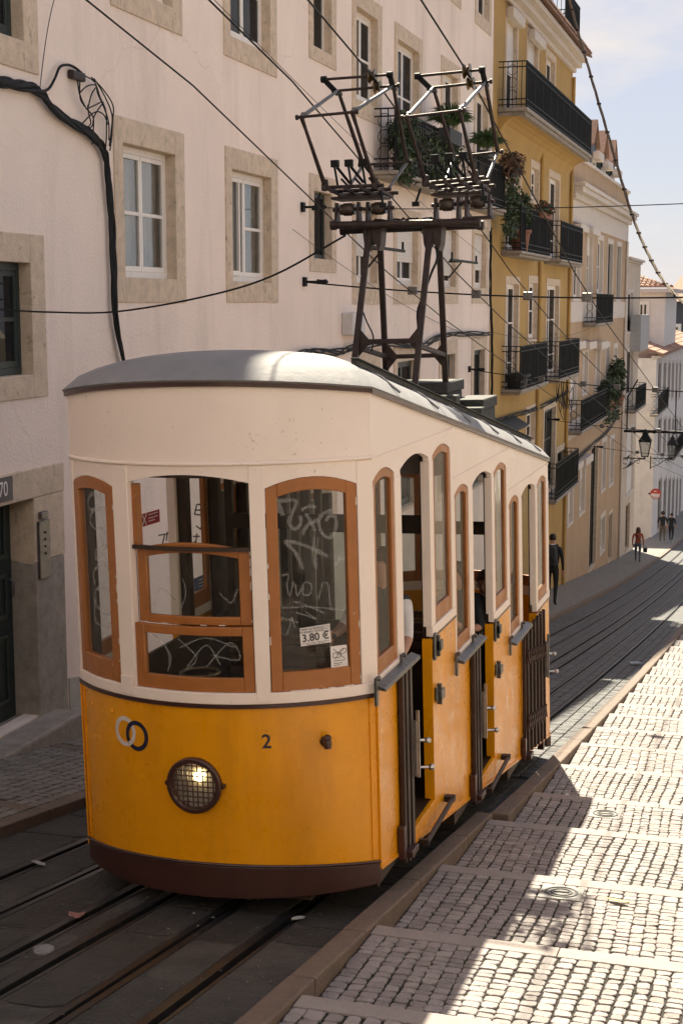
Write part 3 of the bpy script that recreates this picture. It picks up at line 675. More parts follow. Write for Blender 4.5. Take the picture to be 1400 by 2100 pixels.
# yellow house
YB0, YB1 = 36.29, 50.0
Y1 = []
SY = dict(sur=(.18, .2, .2, .12))
def addp(lst, u0, v0, u1, v1, z0=None, **k):
    a, b, c, d = wr(u0, v0, u1, v1); lst.append(((a, b, z0 if z0 is not None else c, d), k))
SLY = 4.75
addp(Y1, 1037, 45, 1058, 195, z0=SLY + .03, kind='shutter', down=.55, **SY); addp(Y1, 1080, 80, 1101, 170, z0=SLY + .5, kind='shutter', down=.9, **SY); addp(Y1, 1119, 120, 1136, 185, z0=SLY + .5, kind='casement', **SY)
addp(Y1, 1037, 350, 1064, 505, z0=1.38, kind='french', **SY); addp(Y1, 1088, 345, 1103, 410, kind='casement', **SY); addp(Y1, 1124, 365, 1144, 525, z0=1.38, kind='french', **SY)
addp(Y1, 1036, 582, 1060, 780, z0=-2.2, kind='french', **SY); addp(Y1, 1083, 580, 1100, 695, kind='casement', **SY); addp(Y1, 1119, 585, 1143, 765, z0=-2.25, kind='french', **SY)
addp(Y1, 1078, 845, 1095, 905, kind='casement', **SY); addp(Y1, 1114, 838, 1137, 930, z0=-5.9, kind='french', fm=WOODG, **SY); addp(Y1, 1140, 925, 1156, 1000, z0=-5.95, kind='french', fm=WOODG, **SY); addp(Y1, 1022, 880, 1050, 930, kind='plain', fm=WOODG, **SY)
yb = building('yellow_building', 'ochre yellow house with long iron balcony under its roof eave', XW, YB0, YB1, 7.6, [w[0] for w in Y1], D, YPLAS)
for op, k in Y1: window(yb, op, XW, D, **k)
cornice(yb, XW, YB0, YB1, 7.45, [(.12, 0, .14), (.30, .14, .30), (.48, .30, .44)], TRIM)
tiled(yb, XW + .62, 7.98, XW - .7, 8.5, YB0, YB1, .26)
MB().box(XW - 7, XW - .7, YB0 + .02, YB1 - .3, 7.6, 10.9).build('attic_wall', YPLAS, yb)
balcony(yb, XW - .65, 46.3, 49.6, 8.35, .95, 1.05, .12, thick=.1)
balcony(yb, XW, 36.9, 49.6, SLY, .75, 1.1, .105, thick=.2)
cv = MB()
for k in range(6):
    t0, t1 = k / 6 * math.pi / 2, (k + 1) / 6 * math.pi / 2; p0, p1 = (.55 * (1 - math.cos(t0)), -.8 + .6 * math.sin(t0)), (.55 * (1 - math.cos(t1)), -.8 + .6 * math.sin(t1))
    cv.hexa([(XW - .02, 36.95, SLY + p0[1]), (XW + p0[0] + .003, 36.95, SLY + p0[1]), (XW + p0[0] + .003, 49.5, SLY + p0[1]), (XW - .02, 49.5, SLY + p0[1]), (XW - .02, 36.95, SLY + p1[1]), (XW + p1[0] + .003, 36.95, SLY + p1[1]), (XW + p1[0] + .003, 49.5, SLY + p1[1]), (XW - .02, 49.5, SLY + p1[1])])
cv.build('balcony_cove', YPLAS, yb, smooth=50)
for a, b, z in ((37.6, 42.6, 1.30), (44.6, 49.6, 1.28), (37.9, 42.5, -2.25), (44.8, 49.4, -2.30), (44.6, 49.8, -6.0)): balcony(yb, XW, a, b, z, .55, 1.12, .115)
for yy, zt in ((43.6, 4.3), (49.85, 7.3)): MB().tube([(XW + .07, yy, zt), (XW + .07, yy, gz(yy))], .055, 8).build('drain_pipe', YPLAS, yb, smooth=60)
for (u0, v0, u1, v1) in ((1036, 25, 1060, 48), (1080, 72, 1104, 92)):
    a, b, c, d = wr(u0, v0, u1, v1); MB().box(XW + .021, XW + .22, a, b, c, d).build('shutter_box', TRIM, yb, bevel=.03)
a, b, c, d = wr(1003, 862, 1053, 884); MB().hexa([(XW, a, d - .1), (XW + .4, a, c), (XW + .4, b, c), (XW, b, d - .1), (XW, a, d), (XW + .4, a, c + .05), (XW + .4, b, c + .05), (XW, b, d)]).build('awning', mat('awning_cloth', (.035, .04, .04), .8), yb)

# tan house
TB0, TB1 = 50.02, 68.7
T1 = []; ST = dict(sur=(.14, .16, .2, .1), smat=TRIM, proud=.03)
for (u0, u1, va, vb, kd, dn) in ((1175, 1188, 478, 612, 'shutter', .35), (1201, 1212, 484, 612, 'shutter', .3), (1223, 1234, 492, 600, 'casement', 0), (1244, 1254, 500, 612, 'plain', 0), (1263, 1271, 505, 614, 'plain', 0)): addp(T1, u0, va, u1, vb, kind=kd, down=dn, fm=WOODW if kd != 'plain' else WOODG, **ST)
for (u0, u1, va, vb, kd, dn) in ((1168, 1180, 722, 836, 'shutter', .85), (1193, 1203, 722, 805, 'casement', .5), (1219, 1228, 712, 805, 'casement', .3), (1239, 1247, 712, 800, 'plain', 0), (1256, 1263, 714, 798, 'casement', 0)): addp(T1, u0, va, u1, vb, kind=kd, down=dn, **ST)
for (u0, u1, va, vb, kd, dn) in ((1163, 1173, 966, 1072, 'shutter', .85), (1187, 1197, 952, 1050, 'shutter', .35), (1232, 1240, 907, 1003, 'casement', 0), (1248, 1256, 902, 992, 'casement', 0), (1229, 1238, 1062, 1130, 'casement', 0)): addp(T1, u0, va, u1, vb, kind=kd, down=dn, **ST)
addp(T1, 1208, 918, 1222, 1165, z0=gz(57.5) + .1, kind='plain', fm=WOODG, sur=(.2, .2, .2, .05)); addp(T1, 1246, 1055, 1253, 1150, z0=gz(64.3) + .12, kind='plain', fm=WOODG, sur=(.15, .15, .15, .05))
tb = building('tan_building', 'tan plastered house with three green dormers and white bands', XW, TB0, TB1, 4.9, [w[0] for w in T1], D, TPLAS)
for op, k in T1: window(tb, op, XW, D, **k)
cornice(tb, XW, TB0, TB1, 2.7, [(.05, 0, .75), (.2, .75, .95), (.42, .95, 1.12), (.5, 1.12, 1.25)], TRIM)
cornice(tb, XW, TB0, TB1, 4.9, [(.1, -.06, .06)], TRIM, 'parapet_cap')
for za, zb, ya, yb2 in ((-.68, .02, TB0, TB1), (-4.72, -4.12, TB0, 53.8)): MB().box(XW - .1, XW + .035, ya, yb2, za, zb).build('white_band', TRIM, tb)
for k, (u0, u1) in enumerate(((1168, 1183), (1193, 1206), (1218, 1230))):
    a, b, c, d = wr(u0, 700, u1, 716); MB().box(XW + .032, XW + .3, a - .1, b + .1, c, d).build('shutter_box', TRIM, tb, bevel=.03)
for (u0, v0, u1, v1) in ((1162, 950, 1178, 964), (1186, 935, 1199, 950), (1174, 462, 1190, 476), (1200, 470, 1214, 483)):
    a, b, c, d = wr(u0, v0, u1, v1); MB().box(XW + .032, XW + .3, a - .1, b + .1, c, d).build('shutter_box', TRIM, tb, bevel=.03)
a, b = onx(1222, 640, -6.5).y, onx(1256, 640, -6.5).y; balcony(tb, XW, a, b, -.75, .55, 1.05, .13)
for (u0, u1, z) in ((1190, 1242, -4.35), (1246, 1268, -4.3)): balcony(tb, XW, onx(u0, 860, -6.5).y, onx(u1, 860, -6.5).y, z, .55, 1.05, .13)
MB().tube([(XW + .07, TB1 - .5, 2.7), (XW + .07, TB1 - .5, gz(TB1))], .06, 8).build('drain_pipe', TRIM, tb, smooth=60)
MB().hexa([(XW - .25, TB0, 4.905), (XW - .25, TB1, 4.905), (XW - 7, TB1, 4.905), (XW - 7, TB0, 4.905), (XW - 3, TB0, 5.2), (XW - 3, TB1, 5.2), (XW - 7, TB1, 6.2), (XW - 7, TB0, 6.2)]).build('roof', SLATE, tb)
for k, (du, dv) in enumerate(((1209, 252), (1229, 274), (1249, 293))):
    ap = onx(du, dv, XW - .45); yc = ap.y; zo = ap.z - 7.78; 
    m = MB(); x0, x1 = XW - .3, XW - 2.6; w = .85
    m.prism([(yc - w, 4.0), (yc + w, 4.0), (yc + w, 6.95 + zo), (yc, 7.75 + zo), (yc - w, 6.95 + zo)], lambda a, b: (x0, a, b), lambda a, b: (x1, a, b)); dmr = m.build('dormer', WOODG, tb)
    m = MB(); m.hexa([(x0 + .15, yc - w - .08, 6.86 + zo), (x0 + .15, yc, 7.78 + zo), (x1, yc, 7.78 + zo), (x1, yc - w - .08, 6.86 + zo), (x0 + .15, yc - w - .08, 6.95 + zo), (x0 + .15, yc, 7.90 + zo), (x1, yc, 7.90 + zo), (x1, yc - w - .08, 6.95 + zo)])
    m.hexa([(x0 + .15, yc + .002, 7.78 + zo), (x0 + .15, yc + w + .08, 6.86 + zo), (x1, yc + w + .08, 6.86 + zo), (x1, yc + .002, 7.78 + zo), (x0 + .15, yc + .002, 7.90 + zo), (x0 + .15, yc + w + .08, 6.95 + zo), (x1, yc + w + .08, 6.95 + zo), (x1, yc + .002, 7.90 + zo)])
    m.build('dormer_roof', ROOFT, dmr)
    m = MB(); ring4(m, x0 - .02, x0 + .05, yc - .55, yc + .55, 5.1 + zo, 6.4 + zo, .1, .1, .1, .1); m.box(x0 + .001, x0 + .045, yc - .03, yc + .03, 5.2 + zo, 6.3 + zo); m.build('window_frame', WOODW, dmr)
    MB().box(x0 - .01, x0 + .012, yc - .45, yc + .45, 5.2 + zo, 6.3 + zo).build('pane', GLD, dmr)
    MB().box(x0 + .051, x0 + .35, yc - .7, yc + .7, 6.35 + zo, 6.65 + zo).build('shutter_box', TRIM, dmr, bevel=.05)

# cream house and the corner house beyond the side street
C1 = []
for (u0, u1, va, vb, kd, dn) in ((1283, 1296, 720, 810, 'plain', 0), (1283, 1296, 880, 950, 'shutter', .8), (1283, 1297, 955, 1010, 'shutter', .9), (1285, 1296, 600, 680, 'plain', 0)): addp(C1, u0, va, u1, vb, kind=kd, down=dn, sur=(.12, .12, .15, .1), smat=TRIM)
addp(C1, 1281, 1035, 1289, 1130, z0=gz(71) + .1, kind='plain', fm=WOODG, sur=(.15, .15, .15, .05))
cb = building('cream_building', 'narrow cream house at the side street corner beyond the tan one', XW, 68.72, 75.6, 2.0, [w[0] for w in C1], D, CREAMW)
for op, k in C1: window(cb, op, XW, D, **k)
cornice(cb, XW, 68.72, 75.6, 1.85, [(.1, 0, .1), (.22, .1, .22)], TRIM)
balcony(cb, XW, 69.6, 74.8, -5.0, .55, 1.05, .14)
MB().box(XW + .0, XW + .5, 71.2, 75.4, -2.3, -.6).build('roof_terrace_screen', mat('grey_screen', (.36, .35, .34), .7, .08), cb)
FX = -7.0
F1 = []
for (u0, u1) in ((1348, 1354), (1359, 1364), (1368, 1372.5), (1376, 1380), (1384, 1387.5), (1391, 1394)):
    for (va, vb, kd) in ((745, 815, 'plain'), (860, 930, 'plain'), (985, 1085, 'plain')): addp(F1, u0, va, u1, vb, kind=kd, fm=WOODG, sur=(.2, .2, .2, .15), smat=TRIM)
ze = onx(1345, 735, FX).z
fb = building('corner_building', 'pale corner house past the side street with low tiled roof', FX, 86.9, 125, ze, [w[0] for w in F1], D, PALEW, z0=gz(120) - 1, back=6)
for op, k in F1: window(fb, op, FX, D, **k)
cornice(fb, FX, 86.9, 124, ze - .1, [(.1, 0, .1), (.25, .1, .25)], TRIM)
tiled(fb, FX + .4, ze + .2, FX - 3, ze + 1.4, 86.7, 124, .45)
for (u0, u1, v) in ((1346, 1367, 850), (1380, 1399, 940)): balcony(fb, FX, onx(u0, v, -6.6).y, onx(u1, v, -6.6).y, onx(u0, v, -6.6).z, .5, 1.1, .2)
# buildings higher up behind it
hb = empty('rooftop_house', (-11, 96, ze)); tag(hb, 'small pale house with red hipped tiles rising behind the corner house', 'building')
za, zb = ony(1300, 725, 94).z - 3, ony(1340, 600, 94).z; xa, xb = ony(1296, 650, 94).x, ony(1362, 650, 94).x
MB().box(xa, xb, 94, 104, za, zb).build('wall', PALEW, hb)
m = MB(); yc = 99; zt = ony(1300, 560, 94).z; q = len(m.v)
n = 10
tiles = MB()
for k in range(n):
    x0 = xa - .5 + (xb + 1.0 - xa) * k / n; x1 = xa - .5 + (xb + 1.0 - xa) * (k + 1) / n
    t0, t1 = max(0, 1 - (k) / n * 1.05), max(0, 1 - (k + 1) / n * 1.05); r = (x1 - x0) / 2
    for j in range(4):
        e = len(tiles.v)
        for tt, lf in ((j / 4, .06), ((j + 1.1) / 4, 0)):
            h0 = zb + .25 + (zt - zb - .25) * tt * (t0 + t1) / 2
            for qd in range(5): a = math.pi * qd / 4; tiles.v.append(((x0 + x1) / 2 - math.cos(a) * r, 93.6 + 5 * tt * (t0 + t1) / 2, h0 + lf + .16 * math.sin(a)))
        for qd in range(4): tiles.f.append((e + qd, e + qd + 1, e + 6 + qd, e + 5 + qd))
        tiles.f.append((e, e + 1, e + 2, e + 3, e + 4))
ro = tiles.build('roof', ROOFT, hb, fix=False)
MB().box(xa - .5, xb + .5, 93.5, 104, zb + .001, zb + .24).build('eave', TRIM, hb)
wx0, wx1 = ony(1305, 650, 93.9).x, ony(1330, 650, 93.9).x; wz0, wz1 = ony(1310, 690, 93.9).z, ony(1310, 618, 93.9).z
wi = MB(); wi.box(wx0, wx1, 93.9, 93.98, wz0, wz1); wi = wi.build('window', WOODW, hb)
MB().box(wx0 + .2, (wx0 + wx1) / 2 - .06, 93.86, 93.899, wz0 + .2, wz1 - .2).build('pane', GLD, wi); MB().box((wx0 + wx1) / 2 + .06, wx1 - .2, 93.86, 93.899, wz0 + .2, wz1 - .2).build('pane', GLD, wi)
gb = empty('slate_building', (-9, 138, gz(125))); tag(gb, 'dark slate clad house with red tile roof, farthest along the street', 'building')
xa2, xb2 = ony(1364, 640, 138).x, ony(1470, 640, 138).x
MB().box(xa2, xb2, 138, 150, gz(125) - 6, ony(1380, 618, 138).z).build('wall', SLATE, gb)
m = MB(); zc = ony(1380, 618, 138).z; m.hexa([(xa2 - .5, 137.5, zc), (xb2, 137.5, zc), (xb2, 150, zc), (xa2 - .5, 150, zc), (xa2 + 1.2, 143, zc + 2.6), (xb2, 143, zc + 2.6), (xb2, 144, zc + 2.6), (xa2 + 1.2, 144, zc + 2.6)]); m.build('roof', ROOFT, gb)
wa = ony(1371, 700, 137.9); wbp = ony(1396, 664, 137.9); wi = MB().box(wa.x, wbp.x, 137.88, 137.99, wa.z, wbp.z).build('window', WOODW, gb)
MB().box(wa.x + .3, wbp.x - .3, 137.85, 137.879, wa.z + .3, wbp.z - .3).build('pane', GLD, wi)
# houses across the street (behind the photographer's shoulder); unseen, added for bounced light, kept low to let the sky in
OX = 2.0
for k, (ya, yb_, zt, mm, lab, nm) in enumerate(((-10, 14, 1.2, PALEW, 'unseen low pale house across the street behind the viewer', 'opposite_house'), (14.02, 34, -.8, CREAMW, 'unseen low cream house across the street from the yellow one', 'opposite_house'), (34.02, 70, -4.5, PALEW, 'unseen long low pale terrace lower down across the street', 'opposite_house'))):
    ops = []
    y = ya + 1.5
    while y < yb_ - 2:
        for z in (gz(yb_) + 4.0, gz(yb_) + 7.2, gz(yb_) + 10.4):
            if z + 1.6 < zt: ops.append((y, y + 1.1, z, z + 1.6))
        y += 3
    e = empty(nm, (OX, (ya + yb_) / 2, gz((ya + yb_) / 2))); tag(e, lab, 'building')
    wm = wall_mesh(-OX, ya, yb_, gz(yb_) - .6, zt, ops, .15, 7); wm.v = [(-x, y, z) for x, y, z in wm.v]; wm.build('wall', mm, e)
    for op in ops: window(e, op, OX, .15, 'plain')

# unseen house at the uphill end, added to bounce sunlight onto the car front
e = empty('uphill_bounce_house', (-2, -14, gz(-12))); tag(e, 'unseen pale house added uphill to bounce sunlight onto the car', 'building')
ops = [(x, x + 1.2, z, z + 1.9) for x in (-16, -12.5, -9, -5.5, -2, 1.5, 5, 8.5) for z in (.8, 4.2, 7.6)]
wm = wall_mesh(-14, -19, 13, -3, 11.5, ops, .15, 8); wm.v = [(y, x, z) for x, y, z in wm.v]; wm.build('wall', PALEW, e)
for a, b, c, d in ops:
    w_ = MB(); w_.box(a - .15, b + .15, -14.001, -13.96, c - .18, c); w_.box(a + .001, b - .001, -14.10, -14.06, c + .001, d - .001); w_ = w_.build('window', WOODW, e); MB().box(a + .08, b - .08, -14.059, -14.05, c + .08, d - .08).build('pane', GLD, w_)

# ------------------------------------------------------------------ the funicular car
MB.part = _build
tram = empty('funicular_car', (-3.152, 8.15, -3.66), (0, R(-1.6), 0)); tag(tram, 'yellow and cream funicular car with brown window frames, number 2 on its front', 'tram')
TM = Matrix.Translation(tram.location) @ tram.rotation_euler.to_matrix().to_4x4(); TI = TM.inverted()
TO = TI @ Vector((0, 0, 0))
def tl(u, v, y): d = TI.to_3x3() @ ray(u, v); return TO + d * ((y - TO.y) / d.y)     # point of a pixel ray at depth y in the car's frame
R0, YC, YC2, HW = 1.267, .871, 5.869, .96
SE = R0 * math.asin(HW / R0)
def Mf(s, z, o): t = s / R0; r = R0 + o; return Vector((r * math.sin(t), YC - r * math.cos(t), z))
def Mr(s, z, o): t = s / R0; r = R0 + o; return Vector((r * math.sin(t), YC2 + r * math.cos(t), z))
def Ms(sg): return lambda s, z, o: Vector((sg * (HW + o), s, z))
def yf(s): return YC - R0 * math.cos(s / R0)
def yr(s): return YC2 + R0 * math.cos(s / R0)
def zb(y): return .26 - .162 * y
def ez(y): return 3.17 - .163 * y
def frt(u, v):                                    # pixel ray onto the bowed front: arc length and height
    d = TI.to_3x3() @ ray(u, v); ox, oy = TO.x, TO.y - YC; a = d.x ** 2 + d.y ** 2; b = ox * d.x + oy * d.y; c = ox * ox + oy * oy - R0 * R0
    p = TO + d * ((-b - math.sqrt(max(b * b - a * c, 0))) / a); return R0 * math.atan2(p.x, YC - p.y), p.z
def sdp(u, v, x=HW): d = TI.to_3x3() @ ray(u, v); p = TO + d * ((x - TO.x) / d.x); return p.y, p.z
N33 = lin(-SE, SE, 41)
def arch(a, b, ze_, rise): c, h = (a + b) / 2, (b - a) / 2; return lambda s: ze_ + rise * (1 - ((s - c) / h) ** 2)
FW = [(-1.05, -.545, 2.60, .05), (-.42, .352, 2.635, .05), (.44, .99, 2.60, .06)]
def seglist(a, b, n): return lin(a, b, n)
def headlow(wins, dflt):
    fs = [(a, b, arch(a, b, z, r)) for a, b, z, r in wins]
    def f(s):
        for a, b, g_ in fs:
            if a - 1e-6 <= s <= b + 1e-6: return g_(s)
        return dflt
    return f
def knots(s0, s1, wins, n=9):
    q = [s0, s1]
    for a, b, _, _ in wins: q += [a - .0008] + lin(a, b, n) + [b + .0008]
    return sorted(x for x in q if s0 <= x <= s1)
# front shell
MB().strip(N33, lambda s: zb(yf(s)) + .045, 1.332, -.03, 0, Mf).part('front_panel', YEL, tram, smooth=30)
MB().strip(N33, 1.322, 1.345, .0005, .017, Mf).part('belt_bead', MAR, tram, smooth=30)
MB().strip(N33, 1.3455, 1.412, -.03, .012, Mf).part('front_sill', CRE, tram, bevel=.004, smooth=30)
for a, b in ((-SE, -1.05), (-.545, -.42), (.352, .44), (.99, SE)): MB().strip(lin(a, b, 5), 1.4125, 2.732, -.05, .006, Mf).part('front_post', CRE, tram, bevel=.004, smooth=30)
for a, b in ((-.535, -.43), (.36, .432)): MB().strip(lin(a, b, 4), 1.362, 1.47, .0125, .017, Mf).part('post_plate', CRE, tram, bevel=.003)
MB().strip(knots(-SE, SE, FW), headlow(FW, 2.58), 2.734, -.03, 0, Mf).part('front_header', CRE, tram, smooth=30)
MB().tube([Mf(s, 2.746, .004) for s in N33], .012, 8).part('front_moulding', CRE, tram, smooth=60)
MB().strip(N33, 2.735, lambda s: ez(yf(s)) - .04, -.03, 0, Mf).part('front_fascia', CRE, tram, smooth=30)
MB().strip(N33, lambda s: ez(yf(s)) - .045, lambda s: ez(yf(s)) - .012, .0, .022, Mf).part('eave_bead', MAR, tram, smooth=30)
m = MB().strip(N33, lambda s: zb(yf(s)) + .0455, lambda s: zb(yf(s)) + .062, .0008, .020, Mf); m.strip(N33, .165, lambda s: zb(yf(s)) + .045, -.05, .008, Mf); m.part('front_skirt', MAR, tram, bevel=.008, smooth=30)
rv = MB()
for k in range(14):
    s = -1.0 + k * .155; p, q = Mf(s, 2.715, 0), Mf(s, 2.715, .004); rv.tube([p, q], .006, 6)
rv.part('rivet', CRE, tram)
# corner strips of the yellow front
for s in (-1, 1):
    MB().strip([.035, .055], lambda y: zb(y) + .01, 1.33, 0, .012, Ms(s)).part('corner_strip', YEL, tram, bevel=.003)
    MB().strip(lin(s * 1.035, s * 1.05, 3), lambda q: zb(yf(q)) + .07, 1.32, .0003, .009, Mf).part('corner_strip', YEL, tram)
def sash(parent, M, a, b, z0, z1, rise, w=.055, wt=.06, wb_=.11, o0=-.035, o1=-.008, name='window', chip=True, pane=True, glz=-.02, gmat=None):
    f = MB(); ao = arch(a, b, z1, rise); ai = lambda s: ao(s) - wt; ss = lin(a + w, b - w, 9)
    f.strip(lin(a, a + w, 3), z0, ao, o0, o1, M); f.strip(lin(b - w, b, 3), z0, ao, o0, o1, M); f.strip(ss, z0, z0 + wb_, o0 + .0008, o1 - .0008, M); f.strip(ss, ai, ao, o0 + .0008, o1 - .0008, M)
    o = f.part(name, BRN, parent, bevel=.005, smooth=30)
    if pane: MB().sheet(ss, z0 + wb_ - .01, lambda s: ai(s) + .01, glz, M).part('pane', gmat or TGL, o, fix=False)
    if chip:                                     # flaked paint along the edges
        c = MB()
        for k in range(16):
            e = random.random()
            if e < .5: s0 = random.choice((a, b - .006)); zz = random.uniform(z0, z1); c.strip([s0, s0 + .006], zz, zz + random.uniform(.01, .05), o1 + .0005, o1 + .0012, M)
            else: s0 = random.uniform(a + .02, b - .06); c.strip([s0, s0 + random.uniform(.01, .05)], z0, z0 + .005, o1 + .0005, o1 + .0012, M)
        c.part('flaked_paint', CHIP, o)['kind'] = 'stuff'
    return o
wl = sash(tram, Mf, FW[0][0] + .004, FW[0][1] - .004, 1.413, 2.598, .05, .075, .075, .13, -.045, .002)
wrt = sash(tram, Mf, FW[2][0] + .004, FW[2][1] - .004, 1.413, 2.598, .06, .066, .075, .115, -.045, .002)
wm = sash(tram, Mf, -.412, .344, 1.80, 2.235, .05, .072, .06, .05, -.075, -.045, glz=-.06)
m = MB(); m.strip(lin(-.418, -.35, 3), 1.413, 1.798, -.044, -.008, Mf); m.strip(lin(.284, .35, 3), 1.413, 1.798, -.044, -.008, Mf); m.strip(lin(-.35, .284, 9), 1.413, 1.497, -.043, -.009, Mf); m.strip(lin(-.35, .284, 9), 1.745, 1.797, -.043, -.009, Mf)
wlo = m.part('window', BRN, tram, bevel=.005, smooth=30); MB().sheet(lin(-.35, .284, 9), 1.49, 1.75, -.026, Mf).part('pane', TGL, wlo, fix=False)
m = MB(); m.strip(lin(-.42, -.385, 3), 2.235, 2.62, -.075, -.03, Mf); m.part('window_guide', BRN, tram); m = MB(); m.strip(lin(-.415, .35, 9), 2.24, 2.262, -.04, -.012, Mf); m.part('window_stop', DRK, tram)
# sides
SW = [(.075, .57, 2.60, .055), (.72, 1.49, 2.60, .06), (1.60, 2.155, 2.60, .055)]
doorposts = []
for sg in (1, -1):
    M = Ms(sg)
    for k in range(3):
        dy, dz = 2.2 * k, -.36 * k; T = lambda s: s + dy
        wins = [(a + dy, b + dy, z + dz, r) for a, b, z, r in SW]; s0, s1 = .04 + dy, (2.24 + dy if k < 2 else 6.70)
        MB().strip(knots(s0 + .0005, s1 - .0005, wins), headlow(wins, 2.57 + dz), lambda y: ez(y) - .04, -.04, 0, M).part('side_header', CRE, tram)
        m = MB(); m.strip(lin(s0, s1, 3), 2.725 + dz, 2.737 + dz, .0004, .007, M); m.strip([s1 - .02, s1 - .008], 2.74 + dz, lambda y: ez(y) - .05, .0004, .006, M); m.part('side_moulding', CRE, tram)
        for a, b in ((.04, .075), (.57, .72), (1.49, 1.60), (2.155, 2.24 if k < 2 else 2.30)):
            MB().strip([T(a) + .0006, T(b) - .0006], 1.43 + dz, 2.5695 + dz, (-.05 if a not in (.57, 2.155) else -.04) if a != 1.49 else -.06, .004, M).part('side_post', CRE, tram, bevel=.004)
        for qa, qb in ((T(.04), T(.72)), (T(1.49), s1)): MB().strip([qa, qb], 1.362 + dz, 1.4295 + dz, -.04, .008, M).part('side_sill', CRE, tram, bevel=.004)
        m = MB(); m.strip([T(1.495), s1], 1.348 + dz, 1.361 + dz, .0005, .010, M); m.part('side_bead', MAR, tram)
        MB().strip(lin(T(.0565) if k == 0 else T(.04), T(.72), 3), zb, 1.3615 + dz, -.03, 0, M).part('side_panel', YEL, tram, smooth=30)
        MB().strip(lin(T(1.49), s1, 3), zb, 1.3475 + dz, -.03, 0, M).part('side_panel', YEL, tram, smooth=30)
        MB().strip(lin(T(.7205), T(1.4895), 3), zb, .205 + dz, -.03, -.002, M).part('threshold_panel', YEL, tram)
        m = MB(); m.strip([T(1.491), T(1.52)], .21 + dz, 1.345 + dz, -.07, -.0305, M); m.part('door_jamb', YEL, tram)
        m = MB(); m.strip([T(.68), T(.7195)], .21 + dz, 1.345 + dz, -.14, -.0305, M); m.part('door_jamb', DRK, tram)
        sash(tram, M, T(.079), T(.566), 1.431 + dz, 2.598 + dz, .055, .062, .055, .10, -.04, -.004, chip=sg > 0)
        sash(tram, M, T(1.604), T(2.151), 1.431 + dz, 2.598 + dz, .055, .062, .055, .11, -.04, -.004, chip=sg > 0, gmat=TGS if sg > 0 else None)
        # dark lining inside
        for a, b in ((.0, .085), (.56, .66), (1.53, 1.61), (2.145, 2.21)): MB().strip([T(a), T(b)], 1.3 + dz, 2.62 + dz, -.13 if sg < 0 else (-.062 if a != 1.53 else -.075), -.0515 if a != 1.53 else -.0615, M).part('inner_lining', DRK, tram)
        if sg < 0: MB().strip([T(.05), T(2.2)], .2 + dz, 1.35 + dz, -.16, -.141, M).part('inner_lining', DRK, tram)
        if sg > 0:
            led = MB(); y0, y1 = T(.0), T(.86)
            led.prism([(0.002, 1.405), (.062, 1.385), (.066, 1.362), (.002, 1.372)], lambda a, b: (HW + .008 + a, y0, b + dz), lambda a, b: (HW + .008 + a, y1, b + dz)); led = led.part('gate_ledge', STEELD, tram, bevel=.005)
            br = MB()
            for yy in (y0 - .012, T(.60)): br.box(HW + .0085, HW + .026, yy - .02, yy + .02, 1.28 + dz, 1.45 + dz); br.tube([(HW + .02, yy, 1.44 + dz), (HW + .045, yy, 1.45 + dz)], .016, 8)
            br.part('ledge_bracket', STEELD, led, bevel=.003)
            # folding lattice gate
            ga, gb = (T(.53), T(.735)) if k < 2 else (T(.62), T(1.72)); nb = 5 if k < 2 else 12
            zlo = lambda y: zb(y) - .02; gt = empty('folding_gate', (0, 0, 0), parent=tram)
            for j in range(nb):
                yy = ga + (gb - ga) * j / (nb - 1); m = MB()
                w = .042 if k < 2 else .022; ztop = 1.345 + dz; zl = (zb(yy) + (-.06 if k < 2 else .03))
                xo = HW + .010 + (.010 if j % 2 else 0)
                m.box(xo, xo + .032, yy - w / 2, yy + w / 2, zl, ztop); m.part('gate_bar', GATE, gt, bevel=.004)
            if k == 2:
                m = MB()
                for j in range(nb - 1):
                    a = ga + (gb - ga) * j / (nb - 1); b = ga + (gb - ga) * (j + 1) / (nb - 1)
                    for q in range(2):
                        zq = zb(a) + .25 + q * .62; m.bar((HW + .056, a, zq), (HW + .056, b, zq + .13), .008, .016, (1, 0, 0)); m.bar((HW + .064, a, zq + .13), (HW + .060, b, zq), .008, .016, (1, 0, 0))
                m.part('gate_lattice', MAR, gt)['kind'] = 'stuff'
            m = MB(); m.box(HW + .004, HW + .05, ga - .09, ga - .03, zb(ga) - .01, zb(ga) + .20); m.box(HW + .004, HW + .09, ga - .04, ga + .12, zb(ga) - .015, zb(ga) + .03); m.part('gate_shoe', MAR, gt, bevel=.006)
            # latch on the free end of the gate
            m = MB(); yy = gb - .015; zz = 1.0 + dz - (.35 if k == 0 else .1); zz = (.82, .80, .86)[k] + dz
            m.box(HW + .05, HW + .078, yy - .03, yy + .012, zz - .19, zz + .17); m.tube([(HW + .06, yy, zz + .04), (HW + .13, yy + .015, zz + .04)], .013, 8); m.lathe([(0, -.02), (.02, -.012), (.024, 0), (.02, .012), (0, .02)], 10, (HW + .14, yy + .016, zz + .04)); m.tube([(HW + .06, yy, zz - .14), (HW + .15, yy + .03, zz - .14)], .010, 8); m.lathe([(0, -.022), (.018, -.014), (.024, 0), (.018, .014), (0, .022)], 10, (HW + .16, yy + .032, zz - .14)); m.bar((HW + .082, yy - .01, zz - .2), (HW + .082, yy - .01, zz + .24), .012, .022, (1, 0, 0))
            m.part('gate_latch', STEEL, gt, smooth=40)
